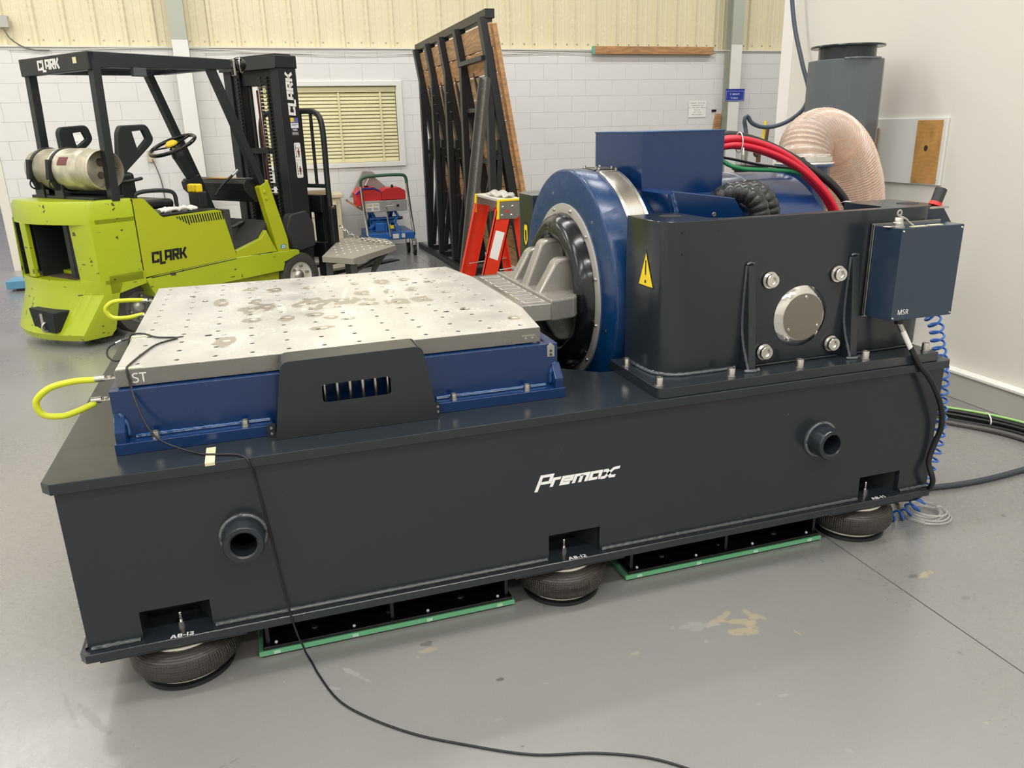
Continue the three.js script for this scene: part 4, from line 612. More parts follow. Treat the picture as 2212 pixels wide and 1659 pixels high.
// ---------------------------------------------------------------- forklift: local x forwards, z towards the photographer's side
const FO = [.375, 0, -7.352], FR = 38 * Math.PI / 180;
const fork2world = (x, y, z) => [FO[0] + x * Math.cos(FR) + z * Math.sin(FR), y, FO[2] - x * Math.sin(FR) + z * Math.cos(FR)];
{
  const t = thing('forklift', 'lime green forklift with a black overhead guard and a gas bottle', 'forklift', FO, FR);
  const scuffs = tex(512, (u, v) => { const n = fbm(u, v, 24, 4, 51), m = fbm(u, v, 5, 3, 61), s = fbm(u * .25, v, 64, 2, 71); const chip = (n > .76 && m > .55) || (s > .84 && m > .52); const d = 1 + .1 * (fbm(u, v, 4, 4, 12) - .5); return chip ? [.30, .27, .14] : [.665 * d, .725 * d, .10 * d]; });
  const lime = M.lime, cw = new THREE.MeshPhysicalMaterial({ map: rep(scuffs, 1.3), roughness: .36, clearcoat: .25, clearcoatRoughness: .2 });
  const B = M.steelBlack;
  const loft = (secs) => { const pos = [], n = secs[0].length; for (let s = 0; s < secs.length - 1; s++) for (let i = 0; i < n; i++) { const a = secs[s][i], b = secs[s][(i + 1) % n], c = secs[s + 1][(i + 1) % n], d = secs[s + 1][i]; pos.push(...a, ...b, ...c, ...a, ...c, ...d); } const cap = (o, up) => { const f = THREE.ShapeUtils.triangulateShape(o.map(p => new THREE.Vector2(p[0], -p[2])), []); for (const [i, j, k] of f) { const q = up ? [i, j, k] : [i, k, j]; for (const w of q) pos.push(...o[w]); } }; cap(secs[0], false); cap(secs[secs.length - 1], true); const g = new THREE.BufferGeometry(); g.setAttribute('position', new THREE.Float32BufferAttribute(pos, 3)); g.computeVertexNormals(); return toCreasedNormals(g, .5); };
  // plan outline at height y: near corner, bulged rear, far corner, then the straight front; anticlockwise seen from above
  const sec = (y, xn, xc, xf, x1, zn = 0, zf = -.93, r = .03) => { const o = [[x1, zn], [xn + r, zn], [xn + .008, zn - .008], [xn, zn - r]].reverse(); const rear = []; for (let i = 0; i <= 14; i++) { const k = i / 14, z = zf + .03 + (zn - r - zf - .03) * k, b = 1 - (2 * k - 1) ** 2; rear.push([xf + (xn - xf) * k - (b * ((xn + xf) / 2 - xc)), z]); } const pts = [[x1, zf], [xf + .05, zf], ...rear, [xn + .01, zn - .008], [xn + r + .01, zn], [x1, zn]]; return pts.map(p => [p[0], y, p[1]]); };
  const cwt = part('counterweight', loft([sec(.87, -1.852, -1.985, -1.935, -1.515), sec(1.0, -1.852, -1.98, -1.93, -1.515), sec(1.03, -1.84, -1.965, -1.915, -1.515, -.01, -.92)]), cw, t);
  part('counterweight_lower', [loft([sec(.055, -2.01, -2.12, -2.05, -1.80, -.07, -.90), sec(.10, -2.02, -2.135, -2.06, -1.77, -.05, -.91), sec(.37, -1.848, -2.0, -1.955, -1.72, 0), sec(.44, -1.855, -1.995, -1.95, -1.68), sec(.47, -1.855, -1.99, -1.947, -1.66)]), loft([[[-1.50, .405, -.93], [-1.78, .355, -.93], [-1.78, .355, 0], [-1.50, .405, 0]], [[-1.50, .5, -.93], [-1.78, .5, -.93], [-1.78, .5, 0], [-1.50, .5, 0]]])], cw, t);
  for (const q of [loft([sec(.44, -1.853, -1.88, -1.89, -1.515, 0, -.22), sec(.90, -1.852, -1.88, -1.89, -1.515, 0, -.24)]), loft([[[-1.515, .44, -.93], [-1.945, .44, -.93], [-1.95, .44, -.912], [-1.515, .44, -.912]], [[-1.515, .9, -.93], [-1.93, .9, -.93], [-1.935, .9, -.912], [-1.515, .9, -.912]]])]) part('counterweight_post', q, cw, t);
  const gr = part('radiator_recess', [bx(-1.56, -1.53, .45, .9, -.89, -.2, 0), bx(-1.86, -1.55, .455, .9, -.29, -.25, .002), bx(-1.93, -1.55, .455, .9, -.912, -.90, .002), bx(-1.90, -1.55, .865, .88, -.9, -.2, 0)], M.blackMatt, t);
  part('recess_sill', bx(-1.90, -1.55, .468, .476, -.9, -.25, 0), std(0x4a3b2c, .8), gr); part('recess_bar', bx(-1.985, -1.95, .475, .872, -.72, -.64, .004), cw, gr); part('recess_baffle', [bx(-1.93, -1.56, .475, .872, -.64, -.63, 0), bx(-1.86, -1.75, .47, .87, -.36, -.30, .004)], B, gr);
  part('seam_line', bx(-1.517, -1.509, .42, 1.022, -.925, -.002, 0), M.blackMatt, t);
  const tow = part('tow_pocket', prism(roundPoly([[-.56, .275], [-.22, .27], [-.24, .12], [-.52, .115]], .012), 'zy', -2.115, -1.9), M.blackMatt, t); part('tow_pin', [cyl([-2.12, .12, -.38], [-2.115, .25, -.39], .014, .014, 10), new THREE.TorusGeometry(.03, .01, 6, 16).translate(-2.115, .155, -.35)], M.zinc, tow);
  // chassis
  const hoodP = roundPoly([[-1.505, .447], [-1.505, 1.022], [-1.42, 1.022], [-1.29, .868], [-.80, .882], [-.755, .865], [-.671, .48]], [0, 0, .02, .03, .03, .02, 0]);
  const ventX = Array.from({ length: 19 }, (_, i) => -1.165 + i * .0228), ventHoles = ventX.map((x, i) => { const lo = i < 5 ? .862 - .014 * (i + 1.2) : .800, s = .012; return [[x, lo], [x + .011, lo + .001], [x + .011 - s, .868 - .0 + .0], [x - s, .866]].map(p => [p[0], Math.min(p[1], .862)]); });
  const hood = part('side_panel', prism(hoodP, 'xy', -.02, 0), lime, t);
  for (const h of ventHoles) part('vent_slot', prism(h, 'xy', -.004, .0008), M.blackMatt, hood);
  const lg = glyphs(LOGO_C, .21, .01, .1); lg.computeBoundingBox(); { const b = lg.boundingBox; lg.translate(-b.min.x, -b.min.y, 0); lg.scale(.305 / (b.max.x - b.min.x), .105 / (b.max.y - b.min.y), .2); lg.translate(-1.432, .525, .0005); lg.computeVertexNormals(); } part('brand_lettering', lg, M.black, hood, { label: 'black brand lettering' });
  part('hood_body', prism(roundPoly([[-1.505, .447], [-1.505, 1.02], [-1.43, 1.02], [-1.30, .862], [-.78, .872], [-.675, .48]], .01), 'xy', -.91, -.03), M.lime, t);
  part('seat_deck', [bx(-1.30, -.76, .87, .886, -.90, -.04, .004)], M.black, t);
  part('sill_rail', prism([[-1.505, .432], [-1.40, .446], [-.66, .478], [-.03, .458], [-.004, .445], [-.004, .415], [-.05, .408], [-.175, .368], [-.205, .296], [-1.44, .285]], 'xy', -.93, .006, { bevel: .003 }), cw, t);
  part('seam_line', prism([[-1.46, .4405], [-.68, .474], [-.68, .468], [-1.46, .4335]], 'xy', .006, .0075), M.blackMatt, t);
  part('lower_rail', prism([[-1.30, .28], [-.21, .282], [-.225, .19], [-1.1, .18]], 'xy', -.88, -.05, { bevel: .003 }), lime, t);
  part('step_riser', prism([[-.675, .47], [-.66, .53], [-.40, .60], [-.335, .665], [-.28, .54], [-.24, .47]], 'xy', -.05, -.004, { bevel: .003 }), lime, t);
  part('step_mat', bx(-.60, -.30, .462, .474, -.02, .004, .002), M.blackMatt, t);
  part('floor_plate', [prism([[-.68, .52], [-.45, .575], [-.27, .74], [-.25, .73], [-.43, .55], [-.68, .5]], 'xy', -.92, -.05), bx(-.72, -.66, .5, .87, -.92, -.03, .003)], std(0x3a3936, .8, 0, { bumpMap: rep(nz, .2), bumpScale: .001 }), t);
  for (const z of [-.35, -.62]) part('pedal', [bar([-.30, .72, z], [-.42, .68, z], .06, .012), cyl([-.36, .70, z], [-.30, .62, z], .008, .008, 8)], B, t);
  const cowl = part('cowl_post', prism(roundPoly([[-.362, 1.025], [-.262, 1.082], [-.118, .57], [-.112, .46], [-.235, .46]], [.004, .004, .02, 0, 0]), 'xy', -.06, .003, { bevel: .003 }), lime, t);
  for (const [x, y] of [[-.31, .985], [-.30, .93]]) part('cowl_bolt', lathe([[0, .012], [.013, .010], [.016, 0]], [x, y, .003], 'z', 12), lime, cowl); part('cowl_bolt', bx(-.205, -.150, .485, .522, .003, .0045, 0), std(0x3d8fae, .5), cowl);
  part('unit_number', (() => { const g = text('23', .026, .0008, fontB); g.translate(-.196, .491, .0045); return g; })(), M.white, cowl);
  part('dash_panel', [prism([[-.47, 1.06], [-.44, 1.09], [-.27, 1.095], [-.25, .91], [-.36, .90], [-.46, 1.0]], 'xy', -.92, -.06, { bevel: .004 })], M.black, t, { label: 'black dashboard' });
  part('dash_gauges', [0, 1, 2].map(i => bx(-.452 + i * .004, -.448 + i * .004, .985, 1.04, -.30 + i * .085, -.24 + i * .085, .002)), std(0x26282b, .2), t);
  part('dash_labels', [bx(-.44, -.29, 1.0955, 1.097, -.62, -.34, 0)], std(0xc79a34, .5), t); part('dash_plate', bx(-.42, -.29, 1.0955, 1.097, -.30, -.1, 0), std(0x8f9190, .3, .4), t);
  part('column', [bar([-.54, .78, -.47], [-.66, 1.12, -.47], .085, .11), bar([-.64, 1.08, -.47], [-.765, 1.30, -.47], .06, .07), cyl([-.765, 1.29, -.47], [-.80, 1.36, -.47], .045, .03, 14)], B, t);
  { const w = new THREE.TorusGeometry(.19, .0155, 10, 48); w.rotateX(Math.PI / 2); w.rotateZ(.42); w.translate(-.80, 1.38, -.47); const s = part('steering_wheel', [w, ...[0, 2.1, 4.2].map(a => { const d = V(.18 * Math.cos(a), 0, .18 * Math.sin(a)).applyAxisAngle(V(0, 0, 1), .42); return bar([-.80, 1.37, -.47], [-.80 + d.x, 1.38 + d.y, -.47 + d.z], .025, .012); })], M.blackGloss, t); const h = lathe([[0, .03], [.035, .028], [.05, .012], [.05, 0]], [0, 0, 0], 'y', 20).rotateZ(.42).translate(-.805, 1.385, -.47); part('horn_cap', h, M.yellow, s); }
  for (let i = 0; i < 3; i++) part('lever_knob', [bx(-.775, -.715, 1.005, 1.075, -.40 + i * .048, -.36 + i * .048, .014)], M.yellow, t); part('lever_housing', bx(-.765, -.68, .88, 1.01, -.41, -.27, .01), B, t);
  part('hand_lever', [tube([[-.58, .97, -.30], [-.52, 1.05, -.27], [-.42, 1.13, -.24]], .011, 14, 8)], M.black, t); part('lever_tip', cyl([-.43, 1.125, -.243], [-.375, 1.165, -.23], .0125, .0125, 10), M.steel, t);
  // seat and its hip wings
  part('seat_cushion', [bx(-1.28, -.98, .905, .98, -.72, -.28, .03), bx(-1.42, -1.28, .92, 1.2, -.72, -.28, .03)], M.black, t);
  part('seat_wing', prism(roundPoly([[-1.36, 1.49], [-1.33, 1.537], [-1.11, 1.545], [-1.07, 1.436], [-1.095, 1.395], [-1.339, 1.2], [-1.375, 1.04], [-1.43, 1.04]], [.03, .02, .04, .03, .03, .03, 0, 0]), 'xy', -.34, -.29, { holes: [roundPoly([[-1.255, 1.50], [-1.14, 1.512], [-1.112, 1.437], [-1.225, 1.335]], .015)], bevel: .008, bs: 2 }), B, t);
  part('seat_wing', prism(roundPoly([[-1.589, 1.50], [-1.563, 1.536], [-1.355, 1.55], [-1.327, 1.447], [-1.36, 1.405], [-1.47, 1.33], [-1.50, 1.1], [-1.58, 1.1]], [.03, .02, .04, .03, .03, .03, 0, 0]), 'xy', -.74, -.69, { holes: [roundPoly([[-1.49, 1.498], [-1.388, 1.512], [-1.362, 1.443], [-1.472, 1.37]], .015)], bevel: .008, bs: 2 }), B, t);
  part('arm_rail', [tube([[-1.35, .95, -.2], [-1.36, 1.03, -.2], [-1.32, 1.05, -.2], [-1.08, 1.045, -.2], [-1.03, 1.02, -.2], [-1.02, .93, -.2]], .016, 40, 8), tube([[-1.42, 1.13, -.28], [-1.34, 1.14, -.24], [-1.26, 1.15, -.24]], .013, 12, 8)], B, t);
  // overhead guard
  const gd = part('guard_frame', [bar([-1.625, 1.02, -.03], [-1.60, 1.96, -.03], .058, .065), bar([-1.625, 1.02, -.90], [-1.60, 1.96, -.90], .058, .065), bx(-1.655, -1.60, 1.895, 2.015, -.93, 0, .008), prism([[-1.65, 1.90], [-1.65, 2.015], [-.50, 2.02], [-.46, 1.995], [-.46, 1.955], [-.66, 1.94], [-1.5, 1.915]], 'xy', -.07, 0, { bevel: .004 }), prism([[-1.65, 1.90], [-1.65, 2.015], [-.50, 2.02], [-.46, 1.995], [-.46, 1.955], [-.66, 1.94], [-1.5, 1.915]], 'xy', -.93, -.86, { bevel: .004 }), bx(-.56, -.48, 1.95, 2.015, -.9, -.03, .006), bar([-.655, 1.95, -.05], [-.315, 1.055, -.03], .06, .06), bar([-.655, 1.95, -.88], [-.315, 1.055, -.89], .06, .06)], B, t);
  for (let i = 0; i < 6; i++) part('guard_bar', bx(-1.60, -.5, 1.975, 2.005, -.80 + i * .125, -.782 + i * .125, .003), B, t);
  const l2 = glyphs(LOGO_C, .21, .01, .05); l2.computeBoundingBox(); { const b = l2.boundingBox; l2.translate(-b.min.x, -b.min.y, 0); l2.scale(.30 / (b.max.x - b.min.x), .085 / (b.max.y - b.min.y), .2); l2.rotateY(-Math.PI / 2); l2.translate(-1.6555, 1.91, -.665); l2.computeVertexNormals(); } part('brand_lettering', l2, M.white, gd, { label: 'white brand lettering' });
  part('guard_sticker', bx(-1.657, -1.655, 1.945, 1.985, -.185, -.14, 0), std(0xe6dcb0, .6), gd); part('wiring_box', bx(-1.33, -1.23, 1.865, 1.925, -.045, .002, .006), std(0x4a4c50, .4), gd);
  const hl = part('work_light', new THREE.SphereGeometry(.058, 24, 16).translate(-.40, 1.985, -.02), M.blackGloss, t); part('light_guard', [new THREE.TorusGeometry(.062, .0045, 6, 24).rotateY(.7).translate(-.385, 1.985, -.01), bx(-.475, -.455, 1.90, 2.02, -.03, .01, .004)], M.chrome, hl); part('light_bracket', bx(-.50, -.41, 1.965, 2.0, -.06, 0, .004), M.white, hl);
  // gas bottle lying across the rear
  { const x = -1.635, y = 1.235, r = .15; const bt = tex(256, (u, v) => { const n = fbm(u, v, 6, 5, 33), k = .74 + .35 * (n - .5); return [k, k * .97, k * .86]; });
    const g = part('gas_bottle', lathe([[.02, -.99], [.07, -.985], [.115, -.96], [.14, -.92], [.15, -.87], [.15, -.58], [.153, -.575], [.153, -.565], [.15, -.56], [.15, -.25], [.143, -.21], [.12, -.175], [.06, -.16], [.0, -.158]], [x, y, 0], 'z', 48, .9), new THREE.MeshPhysicalMaterial({ map: rep(bt, .5), roughness: .38, metalness: .45 }), t);
    part('bottle_collar', lathe([[.128, -.2], [.132, -.06], [.136, -.05], [.142, -.06], [.142, -.2]], [x, y, 0], 'z', 48), new THREE.MeshPhysicalMaterial({ map: rep(bt, .5), roughness: .38, metalness: .45 }), g); part('bottle_valve', [cyl([x + .03, y + .05, -.165], [x + .03, y + .05, -.09], .03, .026, 14), cyl([x + .02, y - .04, -.165], [x + .02, y - .04, -.14], .028, .02, 12), cyl([x + .07, y - .01, -.165], [x + .07, y - .01, -.13], .014, .014, 10), cyl([x + .05, y + .05, -.12], [x + .12, y + .01, -.10], .012, .012, 8)], std(0x6f6257, .5, .5), g);
    part('bottle_label', (() => { const q = new THREE.CylinderGeometry(.1508, .1508, .13, 10, 1, true, 4.05, .42); q.rotateX(Math.PI / 2); return q.translate(x, y, -.36); })(), std(0x6f3a3c, .6), g);
    for (const z of [-.80, -.52]) { const s = part('bottle_strap', [new THREE.TorusGeometry(.153, .007, 6, 48).scale(1, 1, 3).translate(x, y, z)], M.black, t); part('strap_buckle', [bar([x - .148, y + .075, z - .0], [x - .168, y - .065, z], .045, .03), new THREE.TorusGeometry(.035, .006, 6, 16).translate(x - .14, y - .10, z).rotateY(0), bar([x - .15, y - .05, z], [x - .12, y - .14, z], .03, .03)], M.blackMatt, s); }
    part('bottle_cradle', [bx(x - .11, x + .12, 1.02, 1.05, -.95, -.08, .004), bx(x - .12, x - .10, 1.03, 1.16, -.86, -.74, .003), bx(x + .10, x + .12, 1.03, 1.16, -.86, -.2, .003), bx(x - .12, x - .10, 1.03, 1.13, -.58, -.46, .003)], B, t); }
  // mast
  const rail = (x0, x1, z0, z1, y0, y1) => bx(x0, x1, y0, y1, z0, z1, .006);
  part('mast_rail', [rail(.055, .262, -.125, -.10, .30, 2.02), rail(.055, .08, -.20, -.11, .30, 2.02), rail(.237, .262, -.20, -.11, .30, 2.02)], B, t); part('mast_rail', [rail(.055, .262, -.83, -.805, .30, 2.02), rail(.055, .08, -.82, -.73, .30, 2.02), rail(.237, .262, -.82, -.73, .30, 2.02)], B, t);
  part('inner_rail', [rail(.095, .225, -.235, -.175, .34, 2.0), rail(.075, .10, -.29, -.20, .34, 2.0)], M.black, t); part('inner_rail', [rail(.095, .225, -.755, -.695, .34, 2.0), rail(.075, .10, -.73, -.64, .34, 2.0)], M.black, t);
  part('mast_head', [prism([[.02, 1.985], [.03, 2.09], [.275, 2.095], [.275, 1.99]], 'xy', -.845, -.09, { bevel: .008 }), bx(.06, .24, 2.09, 2.105, -.6, -.12, .004)], B, t);
  for (const q of [bx(.09, .22, 1.28, 1.33, -.72, -.2, .006), bx(.09, .2, .42, .62, -.74, -.18, .006), bx(.1, .2, 1.86, 1.99, -.66, -.25, .006)]) part('mast_tie', q, M.black, t);
  for (const [z, n] of [[-.31, 1], [-.60, 1]]) part('lift_cylinder', [cyl([.15, .35, z], [.15, 1.30, z], .04, .04, 18), cyl([.15, 1.3, z], [.15, 1.98, z], .02, .02, 14)], n ? M.black : M.steel, t); part('lift_rod', cyl([.17, .7, -.505], [.17, 1.86, -.505], .010, .010, 10), M.chrome, t); part('mast_hose', [tube([[.16, 1.82, -.52], [.15, 1.4, -.50], [.13, .9, -.46], [.12, .45, -.43]], .009, 30, 8)], std(0x6a3331, .45), t);
  for (const z of [-.265, -.345, -.66, -.775]) { const ls = []; for (let y = .42; y < 1.93; y += .031) ls.push(bx(.055, .072, y, y + .021, z - .013, z + .013, .004)); part('lift_chain', ls, std(0x3c3d3f, .35, .7), t); }
  const l3 = glyphs(LOGO_C, .23, .01, .05); l3.computeBoundingBox(); { const b = l3.boundingBox; l3.translate(-b.min.x, -b.min.y, 0); l3.scale(.36 / (b.max.x - b.min.x), .095 / (b.max.y - b.min.y), .2); l3.rotateZ(Math.PI / 2); l3.translate(.225, 1.60, -.0995); l3.computeVertexNormals(); } part('brand_lettering', l3, M.white, t, { label: 'white brand lettering up the mast' });
  const st1 = canvasTex(128, 200, (c) => { c.fillStyle = '#dfe2e6'; c.fillRect(0, 0, 128, 200); c.fillStyle = '#e0c63a'; c.fillRect(0, 0, 60, 44); c.fillStyle = '#5b62a8'; c.fillRect(60, 0, 68, 44); c.fillStyle = '#3a3f8c'; c.fillRect(0, 46, 128, 10); c.fillStyle = '#24262a'; c.fillRect(0, 112, 128, 88); c.fillStyle = '#eceff0'; c.font = 'bold 30px sans-serif'; c.fillText('TURN', 22, 142); c.fillRect(12, 156, 104, 4); c.fillRect(12, 170, 104, 4); c.fillRect(12, 184, 104, 4); c.fillStyle = '#666'; c.fillRect(12, 68, 100, 5); c.fillRect(12, 82, 80, 5); });
  part('mast_sticker', printed(.088, .155, .001, [.185, 1.505, -.0993], 'z'), new THREE.MeshPhysicalMaterial({ map: st1, roughness: .5 }), t, { keepUV: true });
  const st2 = canvasTex(96, 400, (c) => { c.fillStyle = '#24262a'; c.fillRect(0, 0, 96, 400); c.fillStyle = '#e9e8e2'; c.beginPath(); c.moveTo(16, 4); c.lineTo(80, 4); c.lineTo(92, 16); c.lineTo(92, 384); c.lineTo(80, 396); c.lineTo(16, 396); c.lineTo(4, 384); c.lineTo(4, 16); c.closePath(); c.fill(); for (const o of [0, 195]) { c.fillStyle = '#1a1a1a'; c.fillRect(18, 24 + o, 6, 130); c.fillRect(18, (o ? 120 : 60) + o, 60, 6); c.fillRect(14, 150 + o, 14, 14); c.fillStyle = '#6e2430'; c.beginPath(); c.arc(58, 82 + o, 10, 0, 6.3); c.fill(); c.fillRect(46, 92 + o, 24, 44); c.fillRect(48, 132 + o, 8, 34); c.fillRect(60, 132 + o, 8, 34); c.fillRect(36, 96 + o, 10, 8); c.fillRect(70, 96 + o, 10, 8); } c.fillStyle = '#444'; c.fillRect(8, 198, 80, 2); });
  part('mast_sticker', printed(.08, .31, .001, [.19, 1.22, -.0993], 'z'), new THREE.MeshPhysicalMaterial({ map: st2, roughness: .5 }), t, { keepUV: true });
  part('mast_guard', [prism(roundPoly([[-.06, .62], [.0, .76], [.20, .78], [.27, .66], [.27, .45], [.02, .42]], .03), 'xy', -.16, -.07, { bevel: .008 })], std(0x2c2d2f, .6), t);
  // carriage with load backrest
  const bk = part('load_backrest', [tube([[.47, .36, -.045], [.46, 1.0, -.045], [.455, 1.52, -.045], [.455, 1.60, -.075], [.455, 1.635, -.14], [.455, 1.64, -.46], [.455, 1.635, -.78], [.455, 1.60, -.85], [.455, 1.52, -.88], [.46, 1.0, -.88], [.47, .36, -.88]], .026, 80, 8), ...[-.18, -.32, -.46, -.6, -.74].map(z => bx(.445, .465, .98, 1.64, z - .013, z + .013, .003)), bx(.44, .47, .96, .995, -.88, -.045, .003)], B, t);
  part('carriage', [bx(.38, .47, .74, .90, -.86, -.07, .006), bx(.38, .47, .32, .46, -.86, -.07, .006), bx(.28, .39, .32, .9, -.33, -.22, .006), bx(.28, .39, .32, .9, -.7, -.6, .006), bar([.475, .36, -.05], [.475, .80, -.05], .10, .05)], M.black, t);
  for (const z of [-.22, -.70]) part('fork', [bx(.47, .52, .12, .88, z - .06, z + .06, .006), prism([[.47, .12], [.52, .16], [1.5, .135], [1.52, .12]], 'xy', z - .06, z + .06, { bevel: .003 })], B, t);
  part('carriage_bolt', [lathe([[0, .02], [.014, .018], [.018, 0]], [.475, .78, -.02], 'z', 12), lathe([[0, .02], [.014, .018], [.018, 0]], [.475, .40, -.02], 'z', 12)], M.chrome, t);
  // wheels
  const wheel = (x, z, r, w, hub) => { const g = part('wheel', lathe([[.6 * r, 0], [.64 * r, .012], [.66 * r, .014], [.95 * r, .012], [r, -.01], [r, -w + .01], [.95 * r, -w], [.6 * r, -w]], [x, r, z], 'z', 56), std(0x4a4743, .7, 0, { roughnessMap: rep(smudge, .2) }), t); part('wheel_hub', lathe([[0, -.02], [.10 * r, -.02], [.34 * r, -.022], [.36 * r, -.03], [.58 * r, -.012], [.63 * r, .006], [.66 * r, .004], [.66 * r, -.04], [0, -.04]], [x, r, z], 'z', 48), hub, g); const bs = []; for (let i = 0; i < 6; i++) { const a = i / 6 * 6.28 + .3; bs.push(cyl([x + .42 * r * Math.cos(a), r + .42 * r * Math.sin(a), z - .03], [x + .42 * r * Math.cos(a), r + .42 * r * Math.sin(a), z + .004], .012, .01, 8)); } part('wheel_nut', bs, M.zinc, g); part('hub_cap', lathe([[0, .01], [.10 * r, .008], [.2 * r, -.004], [.26 * r, -.02]], [x, r, z], 'z', 24), M.zinc, g); return g; };
  wheel(0, -.012, .212, .16, M.offwhite); wheel(0, -.78, .212, .16, M.offwhite); wheel(-1.50, -.14, .205, .13, std(0x6f6c66, .6)); wheel(-1.50, -.68, .205, .13, std(0x6f6c66, .6));
  part('axle', [cyl([0, .212, -.15], [0, .212, -.8], .06, .06, 14), cyl([-1.5, .205, -.25], [-1.5, .205, -.72], .04, .04, 14), bx(-1.74, -1.3, .12, .42, -.80, -.3, .01)], M.blackMatt, t);
  const gl = [];
  for (const [w, cx, cz, rot, lift] of [['left', -1.16, -.16, .4, .0], ['right', -1.00, -.17, -.5, .0]]) {
    const pieces = []; const put = (g) => { g.rotateY(rot); g.translate(cx, .9, cz); pieces.push(clean(g)); };
    const palm = new THREE.SphereGeometry(1, 18, 12); palm.scale(.062, .024, .052); const p = palm.attributes.position; for (let i = 0; i < p.count; i++) p.setY(i, p.getY(i) + .008 * Math.sin(p.getX(i) * 90) * Math.cos(p.getZ(i) * 70)); palm.computeVertexNormals(); put(palm);
    [[-.034, .055], [-.012, .066], [.010, .06], [.032, .046]].forEach(([z, l], k) => put(tube([[.045, .004, z], [.045 + l * .5, .014 - k * .003, z * 1.2], [.045 + l, .0, z * 1.35]], .0115, 10, 8)));
    put(tube([[.0, .006, .045], [.03, .012, .075], [.06, 0, .085]], .012, 10, 8)); put(lathe([[.036, 0], [.042, .05], [.04, .052], [.034, 0]], [0, 0, 0], '-x', 18).scale(1, .45, 1).translate(-.05, .004, 0));
    const g = solo('work_glove', `${w} white cotton work glove lying on the green forklift hood`, 'glove', pieces.map(q => { const h = q.clone(); h.rotateY(FR); h.translate(...FO); return h; }), std(0xe9e6dc, .9, 0, { bumpMap: rep(fine, .03), bumpScale: .0006 }));
  }
}
// ---------------------------------------------------------------- steel work platform in front of the forks, with its chain
{
  const t = thing('work_platform', 'low grey perforated steel platform on black legs before the forklift', 'platform', [.95, 0, -7.2]);
  const P = [[.531, -6.85], [.765, -6.60], [1.231, -7.22], [1.236, -7.68], [1.10, -7.9], [.812, -7.98]];
  const hs = []; for (let i = 0; i < 9; i++) for (let j = 0; j < 6; j++) { const x = .66 + i * .065 + j * .01, z = -6.85 - j * .17 - i * .06; hs.push([x, z]); }
  part('deck', prism(P, 'xz', .40, .452, { bevel: .003 }), std(0x9b978c, .5, .2, { bumpMap: rep(nz, .3), bumpScale: .001 }), t);
  const inside = ([x, z]) => { let c = false; for (let i = 0, j = P.length - 1; i < P.length; j = i++) if ((P[i][1] > z) !== (P[j][1] > z) && x < (P[j][0] - P[i][0]) * (z - P[i][1]) / (P[j][1] - P[i][1]) + P[i][0]) c = !c; return c; };
  for (const h of hs.filter(inside)) part('deck_rivet', lathe([[0, .004], [.008, .003], [.011, 0]], [h[0], .452, h[1]], 'y', 8), std(0xd2cfc4, .5), t);
  for (const [a, b] of [[[.60, .40, -7.0], [.60, 0, -7.05]], [[.78, .40, -6.75], [.80, 0, -6.95]], [[1.15, .40, -7.25], [.86, 0, -7.35]], [[1.15, .40, -7.6], [1.02, 0, -7.7]], [[.85, .40, -7.85], [.85, 0, -7.85]]]) part('leg', bar(a, b, .055, .03), std(0x55544f, .55), t);
  part('leg_brace', [bar([.78, .3, -6.82], [1.14, .38, -7.25], .04, .02)], std(0x55544f, .55), t);
  // chain: every link is built
  const c = new THREE.CatmullRomCurve3([[.79, .60, -7.66], [.86, .535, -7.6], [.93, .50, -7.52], [1.02, .478, -7.42], [1.10, .475, -7.34], [1.17, .462, -7.28], [1.2, .46, -7.26]].map(p => V(...p)), false, 'centripetal');
  const ch = thing('steel_chain', 'shiny steel chain draped from the forklift carriage onto the grey platform', 'chain', [1.0, .45, -7.45]);
  const n = Math.round(c.getLength() / .031); for (let i = 0; i < n; i++) { const p = c.getPointAt((i + .5) / n), d = c.getTangentAt((i + .5) / n); const g = new THREE.TorusGeometry(.0125, .0042, 6, 14); g.scale(1.75, 1, 1); if (i % 2) g.rotateX(Math.PI / 2); g.rotateX(.4); g.applyQuaternion(new THREE.Quaternion().setFromUnitVectors(V(1, 0, 0), d)); g.translate(p.x, p.y + .004, p.z); part('chain_link', g, M.chrome, ch); }
}
